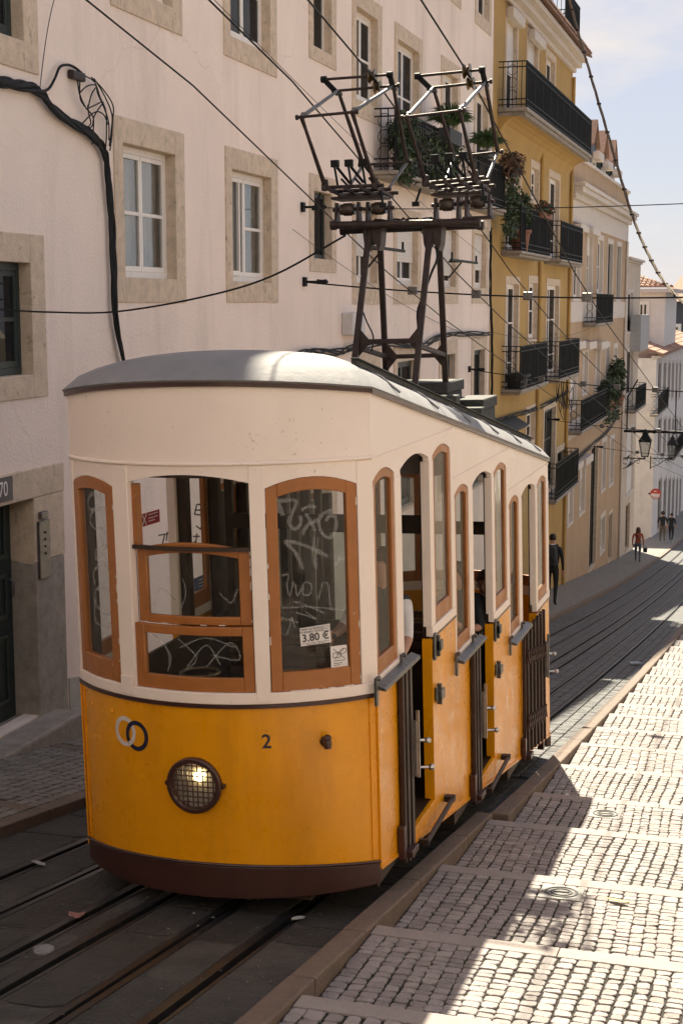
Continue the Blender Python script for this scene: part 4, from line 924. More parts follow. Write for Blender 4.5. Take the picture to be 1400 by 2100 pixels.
            # striker brackets on the panel behind the door
            if k < 2:
                for (ya, za, hh) in ((1.53, 1.30, .105), (1.56, .95, .055)):
                    m = MB(); m.box(HW + .005, HW + .022, T(ya) - .035, T(ya) + .02 if hh > .1 else T(ya) + .0, za - hh + dz, za + hh * .8 + dz); m.box(HW + .012, HW + .05, T(ya) + (.03 if hh > .1 else -.01), T(ya) + .10, za - .05 + dz, za + .02 + dz); m.box(HW + .0045, HW + .04, T(ya) + .03, T(ya) + .05, za - .09 + dz, za + .06 + dz); m.part('gate_striker', STEELD, tram, bevel=.005)
                m = MB(); m.tube([(HW + .06, T(.98), .085 + dz), (HW + .06, T(1.80), .12 + dz)], .018, 8); m.box(HW + .003, HW + .075, T(1.76), T(1.82), .10 + dz, .14 + dz); m.box(HW + .003, HW + .075, T(.97), T(1.0), .065 + dz, .105 + dz); m.part('step_bar', IRONB, tram, smooth=40)
    MB().strip(lin(.04, 6.70, 5), lambda y: ez(y) - .045, lambda y: ez(y) - .012, .0, .022, M).part('eave_bead', MAR, tram)
    MB().strip(lin(.06, 6.70, 5), lambda y: zb(y) - .006, lambda y: zb(y) + .018, .0005, .008, M).part('bottom_strip', YEL, tram)
# rear
MB().strip(N33, lambda s: zb(yr(s)) + .03, 1.332 - .72, -.03, 0, Mr).part('rear_panel', YEL, tram, smooth=30)
MB().strip(N33, 1.333 - .72, 1.43 - .72, -.03, .01, Mr).part('rear_sill', CRE, tram, smooth=30)
RW = [(-1.0, -.48, 1.86, .05), (-.38, .38, 1.88, .05), (.48, 1.0, 1.86, .05)]
MB().strip(knots(-SE, SE, RW), headlow(RW, 1.84), lambda s: ez(yr(s)) - .012, -.03, 0, Mr).part('rear_header', CRE, tram, smooth=30)
for a, b in ((-SE, -1.0), (-.48, -.38), (.38, .48), (1.0, SE)): MB().strip(lin(a, b, 4), .7105, 1.8395, -.05, .004, Mr).part('rear_post', CRE, tram)
for a, b, z, r in RW: sash(tram, Mr, a + .003, b - .003, .712, z - .002, r, .06, .06, .11, -.04, 0, chip=False)
MB().strip(N33, lambda s: zb(yr(s)) - .12, lambda s: zb(yr(s)) + .028, -.04, .012, Mr).part('rear_skirt', MAR, tram, smooth=30)
# roof
out = [Mf(s, 0, .034) for s in lin(-SE, SE, 25)] + [Vector((HW + .034, y, 0)) for y in lin(.25, 6.5, 14)] + [Mr(s, 0, .034) for s in lin(SE, -SE, 25)] + [Vector((-HW - .034, y, 0)) for y in lin(6.5, .25, 14)]
rf = MB(); n = len(out); NR = 12
for r_ in range(NR + 1):
    t = r_ / NR
    for p in out:
        yy = min(max(p.y, .95), 5.8); q = Vector((0, yy, 0)); pt = p.lerp(q, t * .999)
        z = ez(pt.y) - .012 + .29 * (1 - (1 - t) ** 2.8) ** .72; rf.v.append((pt.x, pt.y, z))
for r_ in range(NR):
    for k in range(n): rf.f.append((r_ * n + k, r_ * n + (k + 1) % n, (r_ + 1) * n + (k + 1) % n, (r_ + 1) * n + k))
b0 = len(rf.v)
for p in out: rf.v.append((p.x * .985, YC + (p.y - YC) * .985, ez(p.y) - .03))
for k in range(n): rf.f.append((k, b0 + k, b0 + (k + 1) % n, (k + 1) % n))
roof = rf.part('roof', CANV, tram, smooth=50, fix=False)
m = MB()
for y in (.55, 1.6, 2.7, 3.8, 4.9, 6.0):             # seams of the canvas
    m.tube([(x, y + .1 * x, ez(y + .1 * x) - .016 + .29 * (1 - (abs(x) / 1.01) ** 2.8) ** .72) for x in lin(-.99, .99, 19)], .009, 6)
m.part('canvas_seam', CANV, roof, smooth=60)
for sg in (1,):
    m = MB(); rz = lambda y: ez(y) + .165
    m.bar((sg * .80, .30, rz(.30) - .0), (sg * .80, 6.55, rz(6.55)), .035, .035); m.bar((sg * .81, .28, rz(.28) + .021), (sg * .81, 6.6, rz(6.6) + .021), .055, .008)
    for y in lin(.4, 6.2, 6): m.box(sg * .80 - .02, sg * .80 + .02, y - .04, y + .04, rz(y) - .09, rz(y) - .02)
    m.part('roof_rail', TIMB, roof, bevel=.004)
m = MB()
for xx, y0_, y1_, z0_, z1_ in ((-.34, 5.0, 5.7, 2.5, 2.93), (.31, 5.25, 5.9, 2.33, 2.76)): m.box(xx, xx + (.64 if xx < 0 else .27), y0_, y1_, z0_, z1_ - .1); m.box(xx - .02, xx + (.66 if xx < 0 else .29), y0_ - .02, y1_ + .02, z1_ - .0995, z1_)
m.part('roof_timber_box', TIMB, roof, bevel=.012)
for y in (4.05, 5.12): MB().box(-.62, .62, y - .08, y + .08, ez(y) + .2, ez(y) + .36).part('roof_beam', TIMB, roof, bevel=.01)
# current collector: iron tower, two folding pantographs with grooved wheels
tw = empty('current_collector', (0, 0, 0), parent=tram)
legs = [((726, 744), (757, 470), 4.10, 4.58), ((791, 763), (778, 470), 5.08, 4.72), ((853, 763), (882, 470), 4.10, 4.58), ((913, 782), (899, 470), 5.08, 4.72)]
feet = []
for (f_, t_, yf_, yt_) in legs:
    p, q = tl(*f_, yf_), tl(*t_, yt_); d = (p - q).normalized(); p = p + d * ((p.z - (ez(yf_) + .34)) / -d.z if d.z < 0 else 0); m = MB(); m.bar(p, q, .052, .036, (0, 1, 0)); m.bar(p + Vector((0, .018, 0)), q + Vector((0, .018, 0)), .014, .075, (0, 1, 0)); m.part('leg', IRONB, tw, bevel=.004); feet.append((p, q))
m = MB()
def br2(a, b, w=.035, h=.04): m.bar(a, b, w, h)
fa = tl(735, 701, 4.2); fc = tl(861, 698, 4.2); bb = tl(793, 732, 5.02); bd = tl(911, 728, 5.02)
br2(fa, fc); br2(bb, bd); br2(fa - Vector((0, 0, .05)), bb); br2(fc - Vector((0, 0, .05)), bd)
for c_, e_, i_ in ((fa, Vector((.11, 0, 0)), 0), (fc, Vector((-.11, 0, 0)), 1), (bb, Vector((.11, 0, 0)), 2), (bd, Vector((-.11, 0, 0)), 3)):
    for sgn in ((.13, -.13) if i_ != 1 else (.13, -.13)): m.prism([(0, 0), (1, 0), (0, 1)], lambda a, b: c_ + e_ * a + Vector((0, -.012, sgn * b)), lambda a, b: c_ + e_ * a + Vector((0, .004, sgn * b)))
m.part('tower_brace', IRONB, tw, bevel=.003)
m = MB()
for (ua, ub, cz) in ((768, 0, 0), (890, 0, 0)):
    c_ = tl(ua, 478, 4.65); m = MB()
    m.prism([(-.09, .05), (.09, .05), (.075, -.10), (.055, -.16), (.03, -.10), (0, -.085), (-.03, -.10), (-.055, -.16), (-.075, -.10)], lambda a, b: c_ + Vector((a, -.09, b)), lambda a, b: c_ + Vector((a, .09, b))); m.part('gusset', IRONB, tw, bevel=.004)
m = MB(); BL, BR = tl(684, 462, 4.52), tl(978, 456, 4.52); BL2, BR2 = tl(704, 473, 4.78), tl(985, 462, 4.78)
m.tube([BL, BR], .034, 10); m.tube([BL2, BR2], .034, 10)
for p in (BL, BR, BL2, BR2): m.lathe([(0, -.03), (.042, -.026), (.045, 0), (.042, .026), (0, .03)], 10, p, 'x')
for t in (.15, .5, .85): m.bar(BL.lerp(BR, t) + Vector((0, 0, .03)), BL2.lerp(BR2, t) + Vector((0, 0, .03)), .05, .02)
m.part('cross_beam', IRONB, tw, smooth=40)
m = MB(); m.tube(smoothline([BL2.lerp(BR2, t) + Vector((0, -.03, .07 + .012 * (i % 2))) for i, t in enumerate(lin(.22, .68, 9))], 3), .009, 6)
for t in lin(.25, .65, 5): m.lathe([(0, -.02), (.018, -.01), (.018, .01), (0, .02)], 8, BL2.lerp(BR2, t) + Vector((0, -.03, .075)), 'x')
m.tube(smoothline([tl(892, 470, 4.66), tl(893, 500, 4.6), tl(896, 530, 4.55), tl(884, 560, 4.5), tl(866, 610, 4.42), tl(856, 640, 4.38), tl(858, 680, 4.3)], 5), .011, 6)
m.tube(smoothline([tl(742, 635, 4.3), tl(752, 660, 4.3), tl(765, 690, 4.3), tl(762, 720, 4.4)], 5), .007, 5)
m.part('feeder_cable', CABLE, tw, smooth=60)
ROD = mat('worn_rod', (.13, .125, .12), .42, .3, 14, metal=.7, dirt=(.05, .035, .03, .8), dscale=12)
def panto(px, wheel):
    K = {k: tl(*v[0], v[1]) for k, v in px.items()}; r = empty('pantograph', (0, 0, 0), parent=tw); X = Vector
    mid = lambda a, b: (K[a] + K[b]) / 2
    xl, xr = min(K['knL'].x, K['bL'].x), max(K['knR'].x, K['bR'].x)
    def bar(a, b, rr=.0125, ext=.05, mt=IRONB, nm='cross_rod'):
        d = (K[b] - K[a]).normalized(); m = MB().tube([K[a] - d * ext, K[b] + d * ext], rr, 8)
        for p in (K[a] - d * ext * .8, K[b] + d * ext * .8): m.lathe([(0, -.014), (.022, -.01), (.022, .01), (0, .014)], 8, p, 'x')
        return m.part(nm, mt, r, smooth=50)
    bar('t1L', 't1R', ext=.01); bar('t2L', 't2R', ext=.06); bar('knL', 'knR'); bar('rkL', 'rkR')
    for s in 'LR':
        m = MB().tube([K['kn' + s], K['t2' + s]], [.020, .014], 8); m.lathe([(0, -.03), (.024, -.02), (.026, .02), (0, .03)], 8, K['kn' + s] + (K['t2' + s] - K['kn' + s]) * .06); m.part('upper_arm', ROD, r, smooth=50)
        m = MB().tube([K['b' + s], K['b' + s].lerp(K['kn' + s], .82), K['kn' + s]], [.021, .015, .021], 8); m.lathe([(0, -.05), (.034, -.04), (.03, .05), (0, .06)], 8, K['b' + s]); m.part('lower_arm', IRONB, r, smooth=50)
        m = MB().tube([K['t2' + s], K['rk' + s]], [.016, .021], 8); m.part('rear_arm', IRONB, r, smooth=50)
        m = MB().tube([K['rk' + s], K['rb' + s]], [.016, .014], 8); m.part('rear_lower_arm', ROD, r, smooth=50)
        m = MB().bar(K['t1' + s], K['t2' + s] + X((0, 0, -.03)), .03, .045, (1, 0, 0)); m.lathe([(0, -.03), (.03, -.026), (.03, .026), (0, .03)], 10, K['t1' + s], 'x'); m.bar(K['t2' + s] + X((.0, -.05, -.02)), K['t2' + s] + X((.0, .09, -.02)), .03, .03); m.part('head_link', IRON, r, bevel=.003)
    w = tl(*wheel, K['t1L'].y); m = MB()
    m.lathe([(0, -.032), (.062, -.032), (.066, -.026), (.05, -.01), (.034, 0), (.05, .01), (.066, .026), (.062, .032), (0, .032)], 20, w, 'x'); m.part('contact_wheel', BRASS, r, smooth=40)
    w2 = K['t2L'].lerp(K['t2R'], .72); m = MB().lathe([(0, -.03), (.055, -.03), (.058, -.024), (.03, 0), (.058, .024), (.055, .03), (0, .03)], 18, w2, 'x'); m.part('contact_wheel', BRASS, r, smooth=40)
    # base cradle: frame bars, spring posts with links, drum insulators on brackets
    bl, br_ = K['bL'], K['bR']; wv = br_ - bl; m = MB()
    for off in ((0, .0, -.015), (0, .25, -.03), (0, .5, -.045)): m.tube([bl + X(off) - wv * .06, br_ + X(off) + wv * .18], .017, 8)
    for t in (.1, .42, .74, 1.02): m.bar(bl + wv * t + X((0, -.03, -.03)), bl + wv * t + X((0, .56, -.07)), .03, .035)
    m.bar(bl + wv * .2 + X((0, .1, -.09)), br_ + X((.03, .42, -.09)), .05, .02); m.box(bl.x + .02, br_.x + .03, bl.y + .1, bl.y + .42, bl.z - .115, bl.z - .09); m.part('cradle', IRONB, r, bevel=.004)
    for t in (.22, .50, .78):
        p = bl + wv * t; m = MB().tube([p + X((0, .06, 0)), p + X((-.02, .04, .17))], .011, 6); m.box(p.x - .05, p.x + .02, p.y + .02, p.y + .07, p.z + .16, p.z + .22); m.tube([p + X((0, .05, .16)), p + X((.10, .10, .02))], .014, 6); m.tube([p + X((.02, .12, .06)), p + X((.02, .30, .02))], .012, 6); m.part('spring_post', IRON, r, bevel=.003)
    for t in (.35, .98):
        p = bl + wv * t + X((0, .16, -.20)); m = MB().lathe([(0, -.065), (.05, -.065), (.045, -.05), (.056, -.035), (.056, .035), (.045, .05), (.05, .065), (0, .065)], 18, p, 'x'); m.part('drum_insulator', mat('insulator', (.045, .03, .02), .35, .2, 9), r, smooth=40)
        m = MB()
        for dx in (-.10, .10): m.prism([(-.07, -.13), (.07, -.13), (.03, .06), (-.03, .06)], lambda a, b: p + X((dx - .012, a, b)), lambda a, b: p + X((dx + .012, a, b)))
        m.tube([p + X((-.14, 0, 0)), p + X((.14, 0, 0))], .018, 8); m.box(p.x - .13, p.x + .13, p.y - .07, p.y + .07, p.z - .15, p.z - .125); m.part('drum_bracket', IRONB, r, bevel=.003)
    for s in (-1, 1):
        p = (bl if s < 0 else br_) + X((s * .05, .02, -.06)); m = MB().tube([p, p + X((s * .03, -.06, -.12))], .011, 6); m.box(p.x + s * .03 - .03, p.x + s * .03 + .03, p.y - .08, p.y - .05, p.z - .15, p.z - .11); m.part('horn', IRON, r)
    return r
kn, bs, tp, rk, rb = 4.0, 4.45, 4.95, 5.45, 5.0
panto(dict(t1L=((664, 163), tp), t1R=((799, 153), tp), t2L=((693, 186), tp + .02), t2R=((806, 176), tp + .02), knL=((618, 240), kn), knR=((722, 230), kn), bL=((666, 381), bs), bR=((768, 377), bs), rkL=((745, 338), rk), rkR=((834, 333), rk), rbL=((712, 388), rb), rbR=((797, 386), rb)), (763, 156))
panto(dict(t1L=((856, 156), tp), t1R=((988, 143), tp), t2L=((888, 180), tp + .02), t2R=((995, 168), tp + .02), knL=((834, 240), kn), knR=((942, 227), kn), bL=((872, 372), bs), bR=((974, 362), bs), rkL=((930, 322), rk), rkR=((1020, 312), rk), rbL=((912, 372), rb), rbR=((998, 366), rb)), (957, 146))
for o in tw.children:
    if o.type == 'EMPTY': o.parent = tram
# inside: floors, partitions, benches
for k in range(3):
    dy, dz = 2.2 * k, -.36 * k
    MB().box(-.9, .93, (.08 if k == 0 else dy + .03), dy + (2.2 if k < 2 else 2.25), .12 + dz, .2 + dz).part('floor', DRK, tram)
    for y0_, bk in ((dy + .12, dy + .07), (dy + 1.72, dy + 2.12)):
        m = MB()
        for q in range(5): m.box(-.78, .55, y0_ + q * .082, y0_ + q * .082 + .07, .60 + dz, .625 + dz)
        for q in range(6): m.box(-.78, .55, bk, bk + .03, .70 + dz + q * .085, .77 + dz + q * .085)
        for xx in (-.7, -.1, .45): m.box(xx, xx + .05, y0_ + .02, y0_ + .36, .2 + dz, .599 + dz)
        m.part('bench', LEATH, tram)
    if k:
        m = MB(); y = dy + .0; m.box(-.79, .82, y - .02, y + .02, .2 + dz, 1.42 + dz)
        for x in (-.79, -.27, .22, .76): m.box(x, x + .06, y - .025, y + .025, 1.4205 + dz, 2.75 + dz)
        m.box(-.79, .82, y - .026, y + .026, 2.35 + dz, 2.46 + dz); pt = m.part('partition', DRK, tram)
        for a, b in ((-.73, -.27), (-.21, .22)): MB().box(a, b, y - .004, y + .004, 1.43 + dz, 2.35 + dz).part('pane', TGL, pt)
MB().box(-.6, .6, -.2, .079, .12, .2).part('floor', DRK, tram)
MB().box(-.45, .40, .02, .16, .2, 1.24).part('driver_desk', DRK, tram, bevel=.02)
m = MB(); m.tube([(-.1, .1, 1.24), (-.1, .1, 1.40)], .02, 8); m.tube([(-.18 + .12 * math.cos(t), -.0 + .1 + .12 * math.sin(t), 1.40) for t in lin(0, 2 * math.pi, 16)], .012, 6); m.part('brake_wheel', BRASS, tram, smooth=50)
MB().strip(lin(-1.0, 1.0, 21), 2.66, 2.72, -.3, -.05, Mf).part('ceiling_rim', DRK, tram)
m = MB(); 
for k in range(1): m.hexa([(-.91, .2, 2.94), (.91, .2, 2.94), (.91, 6.6, 1.91), (-.91, 6.6, 1.91), (-.91, .2, 2.96), (.91, .2, 2.96), (.91, 6.6, 1.93), (-.91, 6.6, 1.93)])
m.hexa([(-.6, -.22, 3.0), (.6, -.22, 3.0), (.75, .198, 2.94), (-.75, .198, 2.94), (-.6, -.22, 3.02), (.6, -.22, 3.02), (.75, .198, 2.96), (-.75, .198, 2.96)])
m.part('ceiling', DRK, tram)
MB().box(-.55, .55, .6, 2.0, -.05, .11).part('undercarriage', IRON, tram); MB().box(-.55, .55, 4.6, 6.0, -.85, -.62).part('undercarriage', IRON, tram)
for yy in (1.1, 1.9, 4.7, 5.5):
    for xx in (-.45, .37): MB().lathe([(.0, -.03), (.2, -.03), (.2, .01), (.22, .012), (.22, .03), (0, .03)], 18, (xx + .04, yy, gz(yy + 8.15) + 3.66 + .205), 'x').part('wheel', STEELD, tram, smooth=30)
m = MB().box(HW - .09, HW - .03, 6.45, 6.55, zb(6.5) - .12, zb(6.5) - .001).part('rear_step', MAR, tram)
# front fittings: lamp, hook, rings, number
lc = frt(401, 1608); rl = .168
def disc(c, r, n, off): return [Mf(c[0] + r * math.cos(t), c[1] + r * math.sin(t), off) for t in [2 * math.pi * k / n for k in range(n)]]
def fring(c, r0, r1, o0, o1, n=36, sx=1.):
    m = MB(); P = [[Mf(c[0] + sx * r * math.cos(2 * math.pi * k / n), c[1] + r * math.sin(2 * math.pi * k / n), o) for k in range(n)] for r, o in ((r0, o0), (r1, o0), (r1, o1), (r0, o1))]
    for q in P: m.v += [tuple(p) for p in q]
    for a in range(4):
        for k in range(n): m.f.append((a * n + k, a * n + (k + 1) % n, ((a + 1) % 4) * n + (k + 1) % n, ((a + 1) % 4) * n + k))
    return m
hl = fring(lc, rl * .80, rl, -.001, .045).part('headlight', MAR, tram, bevel=.008, smooth=40)
m = MB(); d = disc(lc, rl * .81, 28, .004); m.v += [tuple(p) for p in d]; m.f.append(tuple(range(28))); m.part('reflector', mat('lamp_reflector', (.42, .40, .36), .3, .3, 9, metal=.3), hl, fix=False)
m = MB(); m.lathe([(0, -.012), (.022, -.008), (.03, 0), (.022, .01), (0, .016)], 14, Mf(lc[0] + .03, lc[1] + .055, .022), 'y'); m.part('bulb', emit('lamp_glow', (1, .80, .45), 9.), hl, smooth=60)
m = MB()
for k in range(-4, 5):
    q = k * rl * .185; hh = math.sqrt(max(0, (rl * .82) ** 2 - q * q))
    m.tube([Mf(lc[0] + q, lc[1] + z, .040 + .004 * (k % 2)) for z in lin(-hh, hh, 5)], .0045, 5); m.tube([Mf(lc[0] + z, lc[1] + q, .043) for z in lin(-hh, hh, 5)], .0045, 5)
m.part('lamp_grille', MAR, hl, smooth=60)
m = MB()
for s in (-1, 1): m.lathe([(0, -.01), (.016, -.008), (.016, .03), (0, .034)], 10, Mf(lc[0] + s * rl * 1.03, lc[1], .02), 'y')
m.part('lamp_screw', MAR, hl)
bk = frt(667, 1520); m = MB(); m.lathe([(.0, -.005), (.034, -.004), (.034, .012), (.02, .03), (0, .034)], 14, (0, 0, 0), 'z')
m.v = [tuple(Mf(bk[0] + x, bk[1] + y, z)) for x, y, z in m.v]; p = Mf(bk[0], bk[1], .045); m.lathe([(0, -.035), (.022, -.03), (.026, 0), (.02, .02), (.026, .03), (.022, .04), (.012, .05), (0, .052)], 12, p); m.part('lamp_bracket', MAR, tram, smooth=40)
c1, c2_ = (-.537, 1.118), (-.437, 1.105)
lg = fring(c1, .066, .093, .0004, .0016, 44, .98).part('ring_emblem', OFFW, tram); fring(c2_, .066, .093, .0019, .0028, 44, .98).part('ring_emblem', NAVY, tram)
m = MB()                                        # where the rings cross the pale one passes over
nn = 44
for t0 in lin(-1.35, -.35, 14)[:-1]:
    t1 = t0 + 1.0 / 13; pts = [(c1[0] + .98 * r * math.cos(t), c1[1] + r * math.sin(t)) for r, t in ((.066, t0), (.093, t0), (.093, t1), (.066, t1))]
    if all(.060 < math.hypot((p[0] - c2_[0]) / .98, p[1] - c2_[1]) < .099 for p in pts): b = len(m.v); m.v += [tuple(Mf(p[0], p[1], .0034)) for p in pts]; m.f.append((b, b + 1, b + 2, b + 3))
if m.f: m.part('ring_emblem', OFFW, tram, fix=False)
def ftext(name, body, size, M_, parent, sz, off=.0012, sx=1., rot=0., bold=0.):
    t = sz[0] / R0; xa = Vector((math.cos(t), math.sin(t), 0)); ya = Vector((0, 0, 1)); c, s_ = math.cos(rot), math.sin(rot)
    return text(name, body, size, M_, parent, Mf(sz[0], sz[1], off), xa * c + ya * s_, ya * c - xa * s_, sx=sx, bold=bold)
ftext('car_number', '2', .118, NAVY, tram, (.404, 1.118), sx=1.0, bold=.0015)
m = MB()
for u, v in ((190, 1443), (230, 1458)): s, z = frt(u, v); m.v_ = None; q = MB().lathe([(0.014, 0), (.012, .006), (.004, .009), (0, .0095)], 10, (0, 0, 0)); q.v = [tuple(Mf(s + x, z + y, zz)) for x, y, zz in q.v]; b = len(m.v); m.v += q.v; m.f += [tuple(b + i for i in f) for f in q.f]
m.part('bolt_head', YEL, tram, smooth=50)
# stickers and writing on the glass
def plate(name, pts, M_, parent, off, thick=.0008):
    m = MB(); P = [frt(*p) for p in pts]; k = 1.0
    m.v = [tuple(Mf(s, z, off)) for s, z in P] + [tuple(Mf(s, z, off + thick)) for s, z in P]; m.f = [(3, 2, 1, 0), (4, 5, 6, 7), (0, 1, 5, 4), (1, 2, 6, 5), (2, 3, 7, 6), (3, 0, 4, 7)]; return m.part(name, M_, parent), P
st, P = plate('ticket_notice', ((615, 1290), (678, 1280), (681, 1318), (618, 1327)), PAPER, wrt, -.017); cs = sum(p[0] for p in P) / 4; cz = sum(p[1] for p in P) / 4; ro_ = .06
ftext('price', '3.80 €', .062, PRINT, st, (cs, cz - .010), -.0158, rot=ro_, bold=.0008)
ftext('notice_line', 'TARIFA DE BORDO', .0165, PRINT, st, (cs - .028, cz + .041), -.0158, rot=ro_); ftext('notice_line', 'ON BOARD TICKET', .0165, PRINT, st, (cs - .028, cz + .024), -.0158, rot=ro_)
for q in (0, 1): ftext('notice_line', ('Tarifa de bordo / On board fare  -  Pagamento ao guarda-freio', 'Válido para 2 viagens  -  No free transfers')[q], .0065, PRINT, st, (cs, cz - .040 - .008 * q), -.0158, rot=ro_)
m = MB()
for a, b, c, d in ((.046, .088, .047, .049), (.046, .088, .018, .020), (.046, .048, .018, .049), (.086, .088, .018, .049), (.052, .08, .038, .040), (.052, .08, .030, .032)): m.strip([cs + a, cs + b], cz + c + .004, cz + d + .004, -.0161, -.0157, Mf)
m.part('notice_box', PRINT, st)
s2, P2 = plate('card_notice', ((679, 1327), (713, 1323), (716, 1367), (681, 1373)), PAPER, wrt, -.017); c2s = sum(p[0] for p in P2) / 4; c2z = sum(p[1] for p in P2) / 4
def fstroke(M_, parent, name, paths, w, off, M=Mf, conv=frt):
    m = MB()
    for path in paths:
        pp = smoothline([(*conv(*p), 0) for p in path], 5) if len(path) > 2 else [Vector((*conv(*p), 0)) for p in path]
        L_ = []
        for i, p in enumerate(pp):
            d = (pp[min(i + 1, len(pp) - 1)] - pp[max(i - 1, 0)]); d = d.normalized() if d.length > 1e-6 else Vector((1, 0, 0)); nrm = Vector((-d.y, d.x, 0)) * w * .5 * (.75 + .5 * random.random() if w > .012 else 1)
            b = len(m.v); m.v += [tuple(M(*(p + nrm)[:2], off)), tuple(M(*(p - nrm)[:2], off))]
            if i: m.f.append((b - 2, b - 1, b + 1, b))
        off += .00004
    return m.part(name, M_, parent, fix=False)
fstroke(PRINT, s2, 'card_drawing', [((685, 1341), (699, 1339), (700, 1348), (686, 1350), (685, 1341)), ((692, 1344), (703, 1332), (711, 1331), (711, 1337), (700, 1344)), ((685, 1332), (710, 1352)), ((708, 1330), (688, 1353)), ((686, 1357), (709, 1354)), ((686, 1362), (704, 1360)), ((686, 1366), (700, 1364))], .0035, -.0158)
# marker scrawl on the panes
ZR = lambda a, b: (540 + a / 4.373, 960 + b / 4.375)
fstroke(SCRA, wrt, 'graffiti', [[ZR(125, 300), ZR(220, 290), ZR(300, 300), ZR(270, 390), ZR(235, 490), ZR(280, 550), ZR(340, 500), ZR(335, 430)], [ZR(135, 310), ZR(180, 430)], [ZR(345, 380), ZR(420, 345), ZR(480, 355)], [ZR(385, 410), ZR(440, 500), ZR(470, 570)], [ZR(500, 470), ZR(420, 500), ZR(370, 560), ZR(355, 600)], [ZR(640, 390), ZR(560, 400), ZR(505, 470), ZR(530, 580), ZR(600, 630), ZR(655, 560), ZR(655, 450), ZR(600, 430), ZR(570, 480)],
    [ZR(360, 910), ZR(290, 760), ZR(200, 660), ZR(330, 685), ZR(480, 740), ZR(590, 800)], [ZR(660, 790), ZR(750, 835)], [ZR(725, 770), ZR(650, 890)]], .021, -.0175)
fstroke(SCRT, wrt, 'graffiti', [[ZR(160, 970), ZR(230, 960), ZR(215, 1050), ZR(240, 1150), ZR(275, 1020)], [ZR(290, 1040), ZR(310, 1150), ZR(380, 1030), ZR(440, 1060), ZR(420, 1140), ZR(360, 1130), ZR(370, 1050)], [ZR(500, 1180), ZR(540, 1040), ZR(590, 1060), ZR(600, 1180), ZR(620, 1280)], [ZR(280, 1200), ZR(400, 1240), ZR(560, 1310)], [ZR(300, 1300), ZR(400, 1330), ZR(480, 1360), ZR(380, 1290)], [ZR(160, 1350), ZR(320, 1390)], [ZR(255, 1340), ZR(240, 1430), ZR(205, 1510)], [ZR(255, 1340), ZR(290, 1440)], [ZR(150, 1260), ZR(420, 1250), ZR(740, 1280)], [ZR(460, 620), ZR(450, 760), ZR(470, 900)], [ZR(500, 620), ZR(480, 780), ZR(490, 920)]], .010, -.0178)
ZL = lambda a, b: (100 + a / 2, 680 + b / 2)
fstroke(SCRA, wl, 'graffiti', [[ZL(195, 635), ZL(205, 690), ZL(170, 665), ZL(150, 700), ZL(165, 730), ZL(205, 725)], [ZL(165, 735), ZL(230, 730), ZL(225, 790), ZL(185, 810), ZL(160, 780), ZL(170, 735)], [ZL(205, 800), ZL(215, 900)], [ZL(195, 810), ZL(240, 830), ZL(230, 880), ZL(185, 900), ZL(185, 935), ZL(215, 915), ZL(235, 960), ZL(260, 1010)], [ZL(260, 1015), ZL(215, 950), ZL(175, 990), ZL(180, 1040)], [ZL(190, 1060), ZL(215, 1050), ZL(260, 1080), ZL(270, 1130), ZL(235, 1160), ZL(185, 1120), ZL(180, 1070), ZL(200, 1045)], [ZL(185, 1090), ZL(180, 1180), ZL(215, 1210), ZL(255, 1190)]], .024, -.0175)
fstroke(SCRT, wlo, 'graffiti', [[ZL(405, 1235), ZL(470, 1290), ZL(490, 1380)], [ZL(430, 1250), ZL(490, 1330), ZL(480, 1395)], [ZL(520, 1260), ZL(600, 1340), ZL(560, 1390)], [ZL(560, 1380), ZL(640, 1290), ZL(700, 1370)], [ZL(640, 1380), ZL(740, 1280), ZL(780, 1350), ZL(660, 1330)], [ZL(530, 1300), ZL(640, 1260), ZL(760, 1300)]], .009, -.024)
fstroke(SCRT, wm, 'graffiti', [[ZL(520, 1150), ZL(545, 1080), ZL(530, 1020)], [ZL(400, 1130), ZL(440, 1060), ZL(500, 1110)], [ZL(690, 1080), ZL(740, 1120), ZL(770, 1060)]], .009, -.058)
# red and blue notices and scrawls on the partition glass are stuck inside, on the left-hand panes
def inner(pts, y, name, M_, par, th=.003):
    m = MB(); P = [tl(*p, y) for p in pts]; m.v = [tuple(p) for p in P] + [tuple(p + Vector((0, th, 0))) for p in P]; m.f = [(0, 1, 2, 3), (7, 6, 5, 4), (0, 4, 5, 1), (1, 5, 6, 2), (2, 6, 7, 3), (3, 7, 4, 0)]; return m.part(name, M_, par), P
part0 = [o for o in tram.children if o.name.startswith('partition')][0]
rs, P = inner(((289, 1055), (327, 1044), (328, 1070), (291, 1081)), 2.1, 'red_notice', STKR, part0)
bs_, P = inner(((390, 1190), (427, 1174), (428, 1202), (391, 1217)), 2.1, 'blue_notice', STKB, part0)
def istroke(name, M_, par, paths, w, y):
    m = MB()
    for path in paths:
        pp = [tl(*p, y) for p in path]
        for a, b in zip(pp[:-1], pp[1:]): m.bar(a, b, w, .0012, (0, 1, 0))
    return m.part(name, M_, par)
istroke('notice_cross', PAPER, rs, [((292, 1056), (301, 1076)), ((301, 1053), (292, 1079)), ((305, 1056), (324, 1050)), ((305, 1063), (324, 1057)), ((305, 1069), (318, 1065))], .006, 2.095)
istroke('notice_print', PAPER, bs_, [((408, 1190), (424, 1183)), ((408, 1197), (424, 1190)), ((408, 1204), (424, 1197))], .006, 2.095)
istroke('graffiti', SCRD, part0, [((404, 1034), (420, 1036)), ((404, 1034), (399, 1055)), ((401, 1046), (414, 1046)), ((399, 1055), (412, 1056)), ((417, 1062), (412, 1086), (402, 1078)), ((396, 1100), (410, 1100)), ((404, 1094), (402, 1112)), ((398, 1110), (407, 1118)), ((338, 1096), (333, 1118)), ((344, 1090), (341, 1110)), ((325, 1098), (346, 1094))], .012, 2.09)
